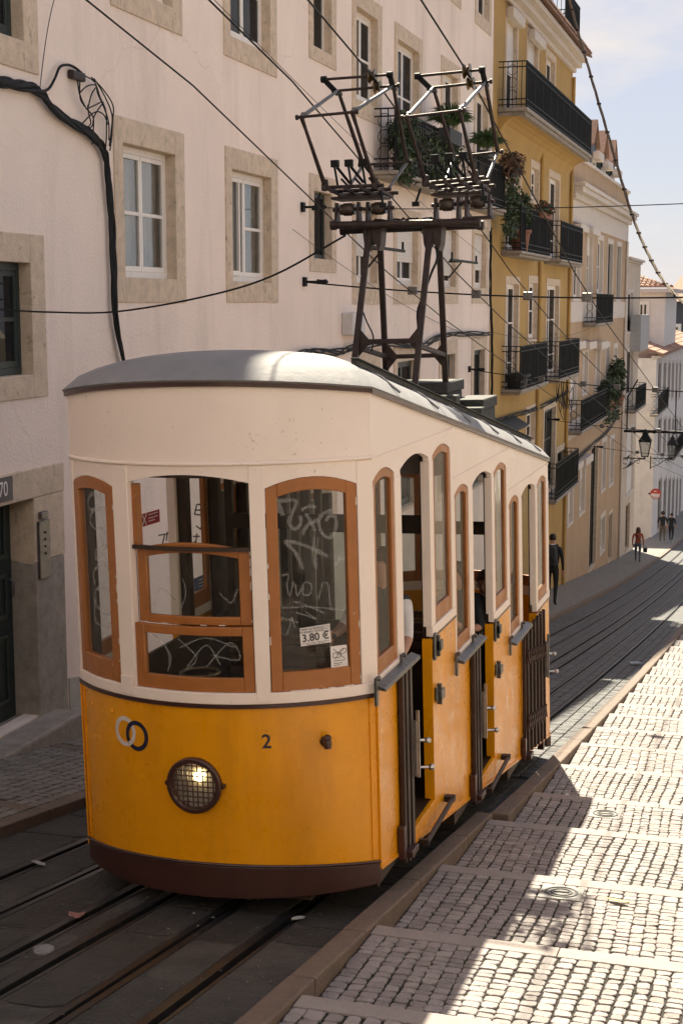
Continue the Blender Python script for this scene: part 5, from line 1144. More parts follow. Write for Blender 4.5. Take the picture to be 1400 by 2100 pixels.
m = MB().hexa([(.30, 2.05, 1.85), (.62, 2.05, 1.85), (.62, 2.055, 1.85), (.30, 2.055, 1.85), (.30, 2.05, 2.2), (.62, 2.05, 2.2), (.62, 2.055, 2.2), (.30, 2.055, 2.2)])

# ------------------------------------------------------------------ overhead wires
_a1, _a2 = onx(622, 578, XW), onx(960, 757, XW)
WP = [(-8, 1.985 + .163 * 20.95), (12.95, 1.985), (_a1.y, _a1.z - .22), (_a2.y, _a2.z - .42), (46, _a2.z - .42 - .165 * (46 - _a2.y)), (58, _a2.z - .42 - .165 * (58 - _a2.y)), (110, _a2.z - .42 - .165 * (58 - _a2.y) - .14 * 52)]
def wz(y):
    for (a, c), (b, d) in zip(WP[:-1], WP[1:]):
        if y <= b: return c + (d - c) * (y - a) / (b - a)
    return WP[-1][1]
for x, lab in ((-5.30, 'contact wire over the empty track, outermost from the car'), (-4.34, 'contact wire over the empty track, nearer to the car'), (-3.58, 'contact wire resting on the first collector wheel of the car'), (-2.728, 'contact wire resting on the second collector wheel of the car')):
    tag(MB().tube([(x, y, wz(y) + .0) for y in [-8 + 3.5 * i for i in range(32)]], .0085, 5).build('contact_wire', CABLE, smooth=60, fix=False), lab, 'wire', 'contact wires along the street')
def catenary(p, q, sag, n=16): p, q = Vector(p), Vector(q); return [p.lerp(q, t) - Vector((0, 0, sag * 4 * t * (1 - t))) for t in lin(0, 1, n)]
def span(anchor, x1, z1, sag, r, lab, clamps=(), br=True, nm='span_wire'):
    e = empty(nm, anchor); tag(e, lab, 'wire', 'span wires across the street'); pts = catenary(anchor, (x1, anchor.y, z1), sag, 24)
    MB().tube(pts, r, 5).build('wire', CABLE, e, smooth=60, fix=False)
    if br:
        m = MB(); a = anchor; m.box(a.x, a.x + .05, a.y - .05, a.y + .05, a.z - .07, a.z + .07); m.tube([a, a + Vector((.35, 0, 0))], .02, 6); m.lathe([(0, 0), (.04, .02), (.03, .1), (.04, .16), (0, .2)], 8, a + Vector((.2, 0, 0)), 'x'); m.build('wall_anchor', IRON, e)
    for cx_ in clamps:
        t = (cx_ - anchor.x) / (x1 - anchor.x); p = Vector(anchor).lerp(Vector((x1, anchor.y, z1)), t); p.z -= sag * 4 * t * (1 - t)
        m = MB(); m.box(p.x - .07, p.x + .07, p.y - .04, p.y + .04, p.z - .05, p.z + .07); m.build('insulator', STEELD, e, bevel=.01)
A = onx(622, 578, XW); span(A, 2.0, A.z - .05, .22, .012, 'span wire with grey insulators crossing just above the tan white band', (-5.3, -4.34, -3.58, -2.73))
A = onx(960, 757, XW); span(A, 2.0, A.z - .35, .25, .012, 'span wire from the iron bracket beside the yellow house', (-5.3, -4.34, -3.58, -2.73))
A = onx(618, 425, XW); span(A, 2.0, A.z + .1, .12, .007, 'thin upper span wire anchored beside the small window', ())
A = Vector((XW, 46, wz(46) + .35)); span(A, 2.0, A.z, .3, .01, 'span wire crossing in front of the tan house', (-5.3, -4.34, -3.58, -2.73))
A = Vector((XW, 58, wz(58) + .35)); span(A, 2.0, A.z, .3, .01, 'span wire crossing lower down near the first street lamp', (-5.3, -4.34, -3.58, -2.73))
# loose thick cable from the near window to the collector tower region
A = onx(6, 635, XW + .05); B = ony(708, 483, 12.9)
tag(MB().tube([A + Vector((-.05, -1.5, .1))] + smoothline([A, onx(100, 640, XW + .35), ony(240, 639, 13.0), ony(420, 608, 12.9), ony(560, 565, 12.9), B], 6), .0095, 6).build('slack_cable', CABLE, smooth=60, fix=False), 'slack black cable looping past the window toward the collector tower', 'cable')
p0 = ony(1166, -20, 44); p = [p0, ony(1200, 100, 43), ony(1241, 250, 42), ony(1296, 470, 40), ony(1340, 540, 38.5) , ony(1400, 625, 36)]
p = [ony(1150, -70, 45), ony(1172, 20, 44), ony(1206, 140, 43), ony(1250, 290, 41.5), ony(1295, 440, 40), ony(1330, 525, 38.5), ony(1370, 590, 37), ony(1440, 655, 34)]
sp_ = smoothline(p, 8); rb_ = empty('wrapped_cable', p[0]); tag(rb_, 'thick wrapped cable bundle sagging across the open sky', 'cable')
for k in range(3): MB().tube([q + Vector((math.cos(i * .8 + k * 2.1), 0, math.sin(i * .8 + k * 2.1))) * .022 for i, q in enumerate(sp_)], .022, 6).build('strand', CABLEO, rb_, smooth=60, fix=False)
for i in range(2, len(sp_) - 1, 3): MB().lathe([(.0, -.03), (.062, -.025), (.062, .025), (0, .03)], 8, sp_[i]).build('tie', IRONB, rb_)
# thin wires
for (a, b, sg_, lab) in ((ony(430, -10, 14), onx(985, 520, XW + .1), .1, 'thin wire from the upper edge to the far shutter'), (onx(600, 470, XW + .1), onx(985, 695, XW + .1), .2, 'thin wire hanging along the plaster beside the tower'), (onx(113, -5, XW + .05), onx(82, 185, XW + .05), -.1, 'thin drop wire hanging down to the wall cable'), (onx(1005, 680, XW + .2), ony(1260, 640, 55), .5, 'thin wire from the white corner to the tan balcony')):
    tag(MB().tube(catenary(a, b, sg_, 14), .005, 4).build('thin_wire', CABLE, fix=False), lab, 'wire')
# cable bundle clipped to the near wall, with its junction tangle
wc = empty('wall_cable', onx(80, 185, XW)); tag(wc, 'thick black cable bundle snaking down the plaster to the tram roof', 'cable')
main = [(-40, 150), (0, 167), (40, 176), (82, 187), (105, 215), (135, 245), (175, 268), (205, 292), (217, 320), (222, 370), (230, 450), (233, 540), (236, 640), (246, 700), (256, 750), (262, 800)]
mp_ = smoothline([onx(u, v, XW + .06) for u, v in main], 5)
for k in range(10):
    ph = random.uniform(0, 6); rr = .022 + .024 * (k % 3) / 2
    MB().tube([q + Vector((.012 * math.sin(i * .5 + ph), rr * math.cos(i * .35 + ph) * (.8 if i > 40 else 1), rr * math.sin(i * .35 + ph) * (.5 if i > 40 else 1))) for i, q in enumerate(mp_)], .017, 6).build('cable', CABLE, wc, smooth=60, fix=False)
Z4 = lambda a, b: onx(a / 3.333, b / 3.333, XW + .05)
MB().tube(smoothline([Z4(260, 625), Z4(330, 610), Z4(375, 540), Z4(410, 460), Z4(460, 443), Z4(510, 460), Z4(560, 500)], 6), .014, 6).build('cable', CABLE, wc, smooth=60, fix=False)
MB().box(XW, XW + .07, Z4(490, 520).y, Z4(580, 520).y, Z4(530, 548).z, Z4(530, 485).z).build('junction_box', IRONB, wc, bevel=.02)
for pth in ([(560, 510), (620, 560), (680, 660), (705, 760), (710, 900), (720, 1010)], [(600, 530), (700, 610), (755, 720), (770, 830), (750, 960), (735, 1030)], [(525, 545), (515, 640), (570, 730), (620, 800), (630, 900)], [(540, 640), (570, 590), (625, 585), (660, 640), (700, 740), (740, 840), (745, 960)], [(595, 730), (610, 650), (640, 600)], [(580, 740), (640, 720), (680, 700)], [(545, 850), (600, 780), (650, 765), (700, 790), (730, 850)], [(680, 700), (640, 790), (610, 860), (590, 880)], [(575, 720), (590, 780), (595, 840), (580, 870)], [(600, 910), (605, 960), (615, 985)], [(650, 960), (665, 1010), (700, 1035)], [(530, 550), (520, 620), (545, 680), (575, 725)], [(620, 540), (690, 640), (740, 780), (745, 900), (735, 1000)]):
    q = smoothline([Z4(*p) + Vector((random.uniform(.0, .05), 0, 0)) for p in pth], 5); MB().tube(q, .0075, 5).build('loose_wire', CABLE, wc, smooth=60, fix=False)
for nm, pp, lab, nn in (('wall_cable', [(600, 728), (640, 722), (690, 722), (725, 712), (790, 705), (860, 708), (905, 690), (950, 685), (1003, 683)], 'black cable run sagging along the plaster above the ground floor lintels', 4),
                        ('wall_cable', [(1003, 865), (1060, 850), (1100, 838), (1150, 812), (1165, 800)], 'black cable run climbing the yellow wall under the balconies', 5),
                        ('wall_cable', [(1165, 955), (1200, 925), (1240, 890), (1268, 850)], 'black cable run along the tan wall below the plants', 4),
                        ('wall_cable', [(1006, 470), (1005, 600), (1008, 690), (1008, 800), (1005, 870)], 'black cables running down the corner of the white house', 3)):
    e = empty(nm, onx(*pp[0], XW)); tag(e, lab, 'cable'); q = smoothline([onx(u, v, XW + .07) for u, v in pp], 6)
    for k in range(nn): ph = random.uniform(0, 6); MB().tube([w + Vector((.02 * math.sin(i * .7 + ph), .02 * math.cos(i * .5 + ph), .05 * math.sin(i * .4 + ph))) for i, w in enumerate(q)], .016, 5).build('cable', CABLE, e, smooth=60, fix=False)
tg = empty('wire_tangle', onx(1155, 800, XW)); tag(tg, 'tangle of loose wires on the yellow wall by the downpipe', 'cable')
for k in range(9):
    c = onx(1152 + random.uniform(-10, 12), 800 + random.uniform(-20, 20), XW + .1); MB().tube(smoothline([c + Vector((random.uniform(0, .1), random.uniform(-.9, .9), random.uniform(-.9, .7))) for _ in range(5)], 5), .012, 5).build('wire', CABLE, tg, smooth=60, fix=False)

# ------------------------------------------------------------------ plants on the balconies
LEAFA = mat('leaf_green', (.055, .10, .028), .6, .3, 9, island=.5); LEAFB = mat('leaf_dark', (.032, .058, .022), .6, .3, 9, island=.5); LEAFR = mat('leaf_dry', (.13, .07, .035), .7, .3, 9, island=.4); FLOW = mat('red_flower', (.40, .05, .03), .6, .2, 9)
POT = mat('terracotta', (.22, .09, .05), .8, .2, 6); POTD = mat('dark_planter', (.03, .032, .034), .7, .2, 6)
def leaves(n, c, r, ln, wd, droop=.3, spiky=False):
    m = MB(); c = Vector(c)
    for _ in range(n):
        while True:
            d = Vector((random.uniform(-1, 1), random.uniform(-1, 1), random.uniform(-1, 1)))
            if .05 < d.length < 1: break
        p = c + Vector((d.x * r[0], d.y * r[1], d.z * r[2]))
        if spiky: a = (Vector((d.x, d.y, abs(d.z) + .25))).normalized(); p = c + Vector((d.x * r[0] * .6, d.y * r[1] * .6, d.z * r[2] * .5))
        else: a = Vector((random.uniform(-1, 1), random.uniform(-1, 1), random.uniform(-.6, .8))).normalized()
        s = a.cross(Vector((random.uniform(-1, 1), random.uniform(-1, 1), random.uniform(-1, 1)))).normalized() * wd * random.uniform(.6, 1.2); l = ln * random.uniform(.6, 1.3); t = p + a * l + Vector((0, 0, -droop * l))
        b = len(m.v); mid_ = p + a * l * .55 + Vector((0, 0, .04 * l)); m.v += [tuple(p), tuple(mid_ - s), tuple(t), tuple(mid_ + s)]; m.f.append((b, b + 1, b + 2, b + 3))
    return m
def pot_plant(name, label, loc, pr, ph, crown_r, cz, n, ln, wd, lm=LEAFA, pm=POT, spiky=False, extra=None, group='balcony plants', box=None):
    e = empty(name, loc); tag(e, label, 'plant', group)
    if box: MB().box(loc[0] - box[0] / 2, loc[0] + box[0] / 2, loc[1] - box[1] / 2, loc[1] + box[1] / 2, loc[2], loc[2] + ph).build('planter', pm, e, bevel=.01)
    else: MB().lathe([(pr * .7, 0), (pr * .95, ph * .85), (pr * 1.08, ph * .86), (pr * 1.08, ph), (pr * .9, ph), (pr * .88, ph * .9), (0, ph * .9)], 16, loc).build('pot', pm, e, smooth=40)
    st = MB()
    for k in range(7): a = random.uniform(0, 6.28); st.tube([(loc[0], loc[1], loc[2] + ph * .85), (loc[0] + math.cos(a) * crown_r[0] * .5, loc[1] + math.sin(a) * crown_r[1] * .5, loc[2] + ph + cz)], .006, 4)
    st.build('stem', LEAFB, e)
    leaves(n, (loc[0], loc[1], loc[2] + ph + cz), crown_r, ln, wd, spiky=spiky).build('foliage', lm, e, fix=False)
    if extra: leaves(extra[0], (loc[0], loc[1], loc[2] + ph + cz), [q * 1.02 for q in crown_r], .06, .03).build('blossom', extra[1], e, fix=False)
def vine(name, label, x, ya, yb, za, zb_, n, lm=LEAFB, dx=.12):
    e = empty(name, (x, (ya + yb) / 2, za)); tag(e, label, 'plant', 'balcony plants'); m = MB()
    for _ in range(n):
        f = random.random() ** .8; p = Vector((x + random.uniform(-dx, dx), random.uniform(ya, yb), za + (zb_ - za) * f)); a = Vector((random.uniform(-.2, 1), random.uniform(-1, 1), random.uniform(-1, .5))).normalized(); s = a.cross(Vector((random.uniform(-1, 1), random.uniform(-1, 1), random.uniform(-1, 1)))).normalized() * .035; l = .11 * random.uniform(.6, 1.3); b = len(m.v); m.v += [tuple(p), tuple(p + a * l * .5 - s), tuple(p + a * l), tuple(p + a * l * .5 + s)]; m.f.append((b, b + 1, b + 2, b + 3))
    m.build('foliage', lm, e, fix=False); st = MB()
    for k in range(6): yy = random.uniform(ya, yb); st.tube([(x, yy, za), (x + random.uniform(-.05, .05), yy + random.uniform(-.1, .1), (za + zb_) / 2), (x, yy + random.uniform(-.2, .2), zb_)], .006, 4)
    st.build('stem', LEAFB, e)
bx = XW + .45
pot_plant('potted_fern', 'bushy bright fern in a dark box hung on the upper white balcony rail', (bx + .08, 29.2, 3.08), .2, .28, (.30, .6, .26), .16, 800, .34, .018, spiky=True, pm=POTD, box=(.24, 1.1))
pot_plant('potted_fern', 'rounded fern on the second white balcony beside the yellow house', (bx + .0, 33.3, 3.22), .18, .12, (.30, .5, .26), .16, 700, .32, .018, spiky=True, pm=POTD, box=(.22, .9))
pot_plant('potted_shrub', 'dark bushy shrub at the near end of the upper white balcony', (bx - .15, 26.3, 2.285), .2, .3, (.24, .55, .35), .4, 600, .13, .035, lm=LEAFB)
vine('trailing_vine', 'dark vine covering the near end of the upper white balcony railing', bx - .02, 25.4, 26.4, 3.3, 2.1, 600)
vine('trailing_vine', 'thin vine woven through the middle of the upper white balcony railing', bx - .02, 27.2, 30.2, 3.2, 2.35, 700)
pot_plant('dry_plant', 'withered brown plant hanging by the second white balcony end', (bx + .1, 36.0, 3.0), .2, .2, (.26, .42, .3), .08, 420, .2, .03, lm=LEAFR, pm=POTD)
vine('trailing_vine', 'dark ivy falling beside the white and yellow house corner', bx - .05, 36.0, 37.2, 3.1, 1.6, 700)
pot_plant('flower_pot', 'terracotta pot with tall greenery on the yellow balcony', (XW + .32, 38.6, 1.305), .28, .55, (.3, .6, .5), .5, 600, .14, .04, lm=LEAFB)
pot_plant('flower_box', 'box of red geraniums on the yellow balcony rail', (XW + .5, 41.4, 2.3), .2, .15, (.22, .9, .2), .12, 420, .10, .035, lm=LEAFB, extra=(160, FLOW), box=(.2, 1.8))
pot_plant('round_planter', 'low round black planter on the lower yellow balcony', (XW + .3, 38.6, -2.245), .34, .38, (.15, .2, .05), .02, 40, .06, .02, lm=LEAFB, pm=POTD)
pot_plant('balcony_shrub', 'big leafy shrub overgrowing the tan balcony', (XW + .35, 60.5, -4.345), .4, .5, (.40, 2.4, .45), .35, 1200, .18, .05, lm=LEAFB, box=(.35, 3.5), pm=POT)
pot_plant('balcony_tree', 'small dark conifer rising from the tan balcony', (XW + .35, 62.6, -4.345), .35, .5, (.35, .6, .8), .8, 600, .2, .05, lm=LEAFB)
vine('trailing_vine', 'greenery trailing below the tan balcony slab', XW + .52, 57, 62, -3.7, -4.7, 700)

# ------------------------------------------------------------------ street lamps, cross pole, sign
LGL = glass('lamp_glass', (.8, .82, .82), 1.2); 
def lamp(y, zb_, reach, lab, s=1.):
    e = empty('street_lamp', (XW, y, zb_)); tag(e, lab, 'street lamp', 'iron wall lanterns'); X = XW + reach; m = MB()
    m.tube([(XW, y, zb_), (X, y, zb_)], .03 * s, 6); m.tube(smoothline([(XW, y, zb_ - .55), (XW + reach * .35, y, zb_ - .38), (XW + reach * .7, y, zb_ - .08), (X, y, zb_ - .02)], 6), .022 * s, 6); m.box(XW, XW + .05, y - .1, y + .1, zb_ - .62, zb_ + .1)
    for c, r in ((.2, .14), (.48, .13), (.74, .09)): m.tube([(XW + reach * c + r * math.cos(t) * .8, y, zb_ - .16 + r * math.sin(t) * .9) for t in lin(0, 5.5, 10)], .014, 5)
    m.build('bracket', IRON, e, smooth=40)
    b = zb_ + .12; m = MB()
    for sx in (-1, 1):
        for sy in (-1, 1): m.tube([(X + sx * .16 * s, y + sy * .16 * s, b), (X + sx * .28 * s, y + sy * .28 * s, b + .72 * s)], .018 * s, 5)
    m.box(X - .18 * s, X + .18 * s, y - .18 * s, y + .18 * s, b - .04, b); m.tube([(X, y, zb_ - .02), (X, y, b - .04)], .035, 6); m.box(X - .30 * s, X + .30 * s, y - .30 * s, y + .30 * s, b + .72 * s, b + .77 * s); m.build('lantern_frame', IRON, e)
    m = MB(); z1 = b + .77 * s; q = .33 * s; m.hexa([(X - q, y - q, z1), (X + q, y - q, z1), (X + q, y + q, z1), (X - q, y + q, z1), (X - .12 * s, y - .12 * s, z1 + .34 * s), (X + .12 * s, y - .12 * s, z1 + .34 * s), (X + .12 * s, y + .12 * s, z1 + .34 * s), (X - .12 * s, y + .12 * s, z1 + .34 * s)]); m.box(X - .15 * s, X + .15 * s, y - .15 * s, y + .15 * s, z1 + .341 * s, z1 + .40 * s); m.lathe([(.10 * s, .4 * s), (.10 * s, .46 * s), (.03 * s, .5 * s), (.04 * s, .58 * s), (0, .62 * s)], 8, (X, y, z1)); m.build('lantern_cap', IRON, e)
    m = MB(); a, c = .155 * s, .272 * s; m.hexa([(X - a, y - a, b + .002), (X + a, y - a, b + .002), (X + a, y + a, b + .002), (X - a, y + a, b + .002), (X - c, y - c, b + .715 * s), (X + c, y - c, b + .715 * s), (X + c, y + c, b + .715 * s), (X - c, y + c, b + .715 * s)]); m.build('lantern_glass', LGL, e)
def tagall(): pass
l1 = onx(1272, 938, XW); lamp(68.3, l1.z, 1.1, 'nearer iron wall lantern on a scrolled bracket above the red jacketed woman', .9)
l2 = onx(1332, 950, XW); lamp(l2.y, l2.z + .3, 1.2, 'farther iron wall lantern over the no entry sign', .9)
cp = onx(1276, 885, XW); e = empty('cross_pole', cp); tag(e, 'black iron pole spanning the street just above the lanterns', 'pole')
MB().tube([(XW, cp.y + .3, cp.z), (2, cp.y + .3, cp.z)], .06, 8).build('pole', IRON, e, smooth=50)
for k in range(9): x = XW + .5 + k * .9; MB().lathe([(0, -.06), (.09, -.05), (.09, .05), (0, .06)], 8, (x, cp.y + .3, cp.z), 'x').build('clamp', IRON, e)
MB().tube([(XW + .15, cp.y + .3, cp.z), (XW + .15, cp.y + .3, cp.z + 1.6), (XW + .6, cp.y + .3, cp.z + 2.4)], .035, 6).build('strut', IRON, e)
MB().tube([(XW + 2.35, cp.y + .3, cp.z), (XW + 2.35, cp.y + .3, cp.z + 1.9)], .03, 6).build('strut', IRON, e)
sy = 84.; sc = ony(1343, 1013, sy); rsz = (ony(1343, 1001, sy).z - ony(1343, 1027, sy).z) / 2 * .85
e = empty('no_entry_sign', sc); tag(e, 'round red and white sign covered in stickers past the side street', 'sign')
RED = mat('sign_red', (.42, .035, .025), .5, .1, 5); SGW = mat('sign_white', (.62, .56, .54), .5, .3, 6, dirt=(.25, .15, .14, .8), dscale=3, dlo=.45, dhi=.6)
m = MB(); m.lathe([(0, 0), (rsz, 0), (rsz, .04), (0, .04)], 28, (sc.x, sc.y, sc.z), 'y'); m.build('disc', RED, e)
m = MB(); n = 20; pts = [(rsz * .86 * math.cos(t), rsz * .86 * math.sin(t)) for t in lin(math.pi * .97, math.pi * 2.03, n)]; m.prism(pts, lambda a, b: (sc.x + a, sc.y - .012, sc.z + b), lambda a, b: (sc.x + a, sc.y - .001, sc.z + b)); m.build('sticker_patch', SGW, e)
m = MB(); 
for a, b, w, h in ((-.3, .42, .5, .14), (.1, -.25, .4, .1), (-.35, -.3, .25, .2)): m.box(sc.x + a * rsz, sc.x + (a + w) * rsz, sc.y - .02, sc.y - .0125, sc.z + b * rsz, sc.z + (b + h) * rsz)
m.build('sticker', PAPER, e); MB().box(XW, sc.x - rsz * .5, sc.y + .041, sc.y + .09, sc.z - .05, sc.z + .05).build('arm', IRON, e)

# ------------------------------------------------------------------ people
SKIN = mat('skin', (.42, .22, .15), .55, .06, 9); HAIRD = mat('hair_dark', (.020, .013, .010), .6, .2, 30); HAIRB = mat('hair_brown', (.075, .030, .018), .6, .2, 30)
CLB = mat('cloth_black', (.012, .013, .015), .85, .2, 12, .2, 60); CLG = mat('cloth_charcoal', (.028, .03, .032), .85, .2, 12); CLR = mat('cloth_rust', (.36, .08, .04), .8, .2, 12); CLJ = mat('cloth_jeans', (.085, .105, .135), .85, .2, 12); CLW = mat('cloth_white', (.66, .63, .62), .85, .1, 12); CLK = mat('cloth_khaki', (.11, .09, .06), .85, .2, 12); SHOE = mat('shoe_leather', (.015, .013, .012), .5, .2, 12); SHOW = mat('shoe_white', (.55, .53, .5), .6)
def person(label, loc, rz, h, J, cols, hair, cat='person', group=None, seated=False, nm='person'):
    """J: joint dictionary in body heights (x right, y forward); cols: torso, legs, arms (upper, lower), shoes"""
    names = ['pel', 'abd', 'che', 'nec', 'hea', 'crn', 'shL', 'elL', 'wrL', 'haL', 'shR', 'elR', 'wrR', 'haR', 'hiL', 'knL', 'anL', 'toL', 'hiR', 'knR', 'anR', 'toR']
    rad = dict(pel=(.085, .062), abd=(.072, .055), che=(.088, .062), nec=(.031, .031), hea=(.043, .05), crn=(.038, .044), shL=.038, elL=.024, wrL=.016, haL=(.012, .02), shR=.038, elR=.024, wrR=.016, haR=(.012, .02), hiL=.052, knL=.034, anL=.022, toL=(.024, .016), hiR=.052, knR=.034, anR=.022, toR=(.024, .016))
    E_ = [('pel', 'abd', 0), ('abd', 'che', 0), ('che', 'nec', 0), ('nec', 'hea', 4), ('hea', 'crn', 4), ('che', 'shL', 0), ('shL', 'elL', 2), ('elL', 'wrL', 3), ('wrL', 'haL', 4), ('che', 'shR', 0), ('shR', 'elR', 2), ('elR', 'wrR', 3), ('wrR', 'haR', 4), ('pel', 'hiL', 1), ('hiL', 'knL', 1), ('knL', 'anL', 1), ('anL', 'toL', 5), ('pel', 'hiR', 1), ('hiR', 'knR', 1), ('knR', 'anR', 1), ('anR', 'toR', 5)]
    base = dict(pel=(0, 0, .53), abd=(0, .0, .61), che=(0, 0, .74), nec=(0, .005, .845), hea=(0, .015, .905), crn=(0, .012, .955), shL=(-.105, 0, .80), elL=(-.14, -.01, .63), wrL=(-.145, .03, .49), haL=(-.145, .045, .43), shR=(.105, 0, .80), elR=(.14, -.01, .63), wrR=(.145, .03, .49), haR=(.145, .045, .43), hiL=(-.052, 0, .49), knL=(-.055, .012, .28), anL=(-.055, -.01, .045), toL=(-.06, .075, .018), hiR=(.052, 0, .49), knR=(.055, .012, .28), anR=(.055, -.01, .045), toR=(.06, .075, .018))
    base.update(J)
    me = bpy.data.meshes.new('sk'); ix = {n: i for i, n in enumerate(names)}
    me.from_pydata([Vector(base[n]) * h for n in names], [(ix[a], ix[b]) for a, b, _ in E_], []); o = bpy.data.objects.new('sk', me); COL.objects.link(o)
    o.modifiers.new('s', 'SKIN').use_smooth_shade = True
    for n in names: r = rad[n]; r = (r, r) if not isinstance(r, tuple) else r; me.skin_vertices[0].data[ix[n]].radius = (r[0] * h, r[1] * h)
    me.skin_vertices[0].data[0].use_root = True
    sb = o.modifiers.new('d', 'SUBSURF'); sb.levels = 2; sb.render_levels = 2
    dg = bpy.context.evaluated_depsgraph_get(); dg.update(); bm_ = bpy.data.meshes.new_from_object(o.evaluated_get(dg)); bpy.data.objects.remove(o)
    bm_.materials.clear()
    for c in cols: bm_.materials.append(c)
    segs = [(Vector(base[a]) * h, Vector(base[b]) * h, k) for a, b, k in E_]
    for p in bm_.polygons:
        c = p.center; best = (9, 0)
        for a, b, k in segs:
            ab = b - a; t = max(0, min(1, (c - a).dot(ab) / max(ab.length_squared, 1e-9))); d = (c - a - ab * t).length
            if d < best[0]: best = (d, k)
        k = best[1]
        if k == 4 and c.z < base['nec'][2] * h and abs(c.x) < .06 * h: k = 0
        p.material_index = k; p.use_smooth = True
    body = bpy.data.objects.new('body', bm_); root = empty(nm, loc, (0, 0, rz)); tag(root, label, cat, group); COL.objects.link(body); body.parent = root
    # face, ears, fingers
    H_ = Vector(base['hea']) * h; m = MB(); f = Vector((0, 1, 0)); fw = .05 * h
    m.lathe([(0, -.004 * h), (.006 * h, 0), (.004 * h, .014 * h), (0, .022 * h)], 8, H_ + Vector((0, .05 * h, -.006 * h)));
    for s in (-1, 1): m.lathe([(0, -.013 * h), (.006 * h, -.008 * h), (.007 * h, .008 * h), (0, .013 * h)], 8, H_ + Vector((s * .045 * h, .0, .0)))
    m.part('nose_and_ears', SKIN, body, smooth=60)
    m = MB()
    for s in (-1, 1): m.lathe([(0, -.005 * h), (.005 * h, 0), (0, .005 * h)], 8, H_ + Vector((s * .017 * h, .046 * h, .016 * h)))
    m.box(H_.x - .014 * h, H_.x + .014 * h, H_.y + .046 * h, H_.y + .05 * h, H_.z - .026 * h, H_.z - .021 * h); m.part('eyes_and_mouth', PRINT, body)
    m = MB()
    for s in 'LR':
        wv, hv = Vector(base['wr' + s]) * h, Vector(base['ha' + s]) * h; d = (hv - wv).normalized(); sd_ = d.cross(Vector((1, 0, 0))); sd_ = sd_.normalized() if sd_.length > .1 else Vector((0, 1, 0)); up = sd_.cross(d)
        for k, ln in enumerate((.036, .042, .040, .032)): b = hv + sd_ * (.0095 * (k - 1.5) * h) + d * .004 * h; m.tube([b, b + d * ln * .5 * h + up * .002 * h, b + d * ln * .9 * h + up * .010 * h], [.0052 * h, .0048 * h, .0035 * h], 6)
        b = wv.lerp(hv, .55) + sd_ * .018 * h; m.tube([b, b + (d * .6 + sd_ * .7).normalized() * .022 * h, b + (d * .9 + sd_ * .5).normalized() * .040 * h], [.0065 * h, .0055 * h, .004 * h], 6)
    m.part('fingers', SKIN, body, smooth=60)
    hm = MB(); C_ = Vector(base['crn']) * h * .5 + H_ * .5
    if hair[0] == 'short' or hair[0] == 'bun' or hair[0] == 'curly':
        amp = dict(short=.05, bun=.05, curly=.22)[hair[0]]; k = 1.28 if hair[0] == 'curly' else 1.06
        nu, nv = 18, 10
        for i in range(nv + 1):
            ph = math.pi * .72 * i / nv
            for j in range(nu):
                t = 2 * math.pi * j / nu; rr = .0535 * h * k * (1 + amp * math.sin(7 * t + i * 1.7) * math.sin(ph)) * (1 - .22 * (i / nv) ** 4) ; y_ = math.sin(ph) * math.sin(t)
                low = 1.0 if y_ < .35 else .60
                hm.v.append((C_.x + rr * math.sin(ph * low) * math.cos(t) * .9, C_.y - .008 * h + rr * math.sin(ph * low) * math.sin(t), C_.z + .004 * h + rr * 1.05 * math.cos(ph * low)))
        for i in range(nv):
            for j in range(nu): hm.f.append((i * nu + j, i * nu + (j + 1) % nu, (i + 1) * nu + (j + 1) % nu, (i + 1) * nu + j))
        if hair[0] == 'bun': hm.lathe([(0, -.024 * h), (.022 * h, -.014 * h), (.027 * h, 0), (.022 * h, .016 * h), (0, .024 * h)], 12, C_ + Vector((0, -.045 * h, .04 * h)))
    else:
        nu, nv = 18, 14
        for i in range(nv + 1):
            q = i / nv
            for j in range(nu):
                t = 2 * math.pi * j / nu; ph = min(q * 2.2, 1.0) * math.pi * .5; rr = .058 * h; dz_ = -max(0, q - .45) * .26 * h * (1 if math.sin(t) < .3 else .15)
                hm.v.append((C_.x + rr * math.sin(ph) * math.cos(t) * (1 + .35 * max(0, q - .45)), C_.y - .01 * h + rr * math.sin(ph) * math.sin(t) * (1 - .35 * max(0, q - .45)), C_.z + .004 * h + rr * math.cos(ph) + dz_))
        for i in range(nv):
            for j in range(nu): hm.f.append((i * nu + j, i * nu + (j + 1) % nu, (i + 1) * nu + (j + 1) % nu, (i + 1) * nu + j))
    hm.part('hair', hair[1], root, smooth=60, fix=False)
    return root
walk = dict(knL=(-.055, .05, .285), anL=(-.055, .07, .06), toL=(-.06, .15, .03), knR=(.055, -.0, .28), anR=(.055, -.09, .07), toR=(.06, -.03, .02), elL=(-.15, -.04, .64), wrL=(-.15, -.03, .50), haL=(-.15, -.02, .44))
g1 = Vector((-5.89, 40.1, gz(40.1) + PZ))
p1 = person('person in black with a backpack walking away beside the tram rear', g1, 0, 2.02, walk, (CLB, CLB, CLB, CLB, SKIN, SHOE), ('bun', HAIRD), group='people walking down the street')
m = MB(); h = 2.02
bp_ = [(-.075, .80), (-.085, .72), (-.09, .62), (-.07, .56), (.07, .56), (.09, .62), (.085, .72), (.075, .80), (.04, .835), (-.04, .835)]
m.prism([(a * h, b * h) for a, b in bp_], lambda a, b: (a * .8, -.155 * h, b), lambda a, b: (a, -.062 * h, b)); bpk = m.part('backpack', CLG, p1, bevel=.03, smooth=60)
m = MB(); m.prism([(a * h * .7, (b - .60) * h * .5 + .60 * h) for a, b in bp_], lambda a, b: (a * .9, -.185 * h, b), lambda a, b: (a, -.15 * h, b)); m.part('pocket', CLB, bpk, bevel=.02)
m = MB(); 
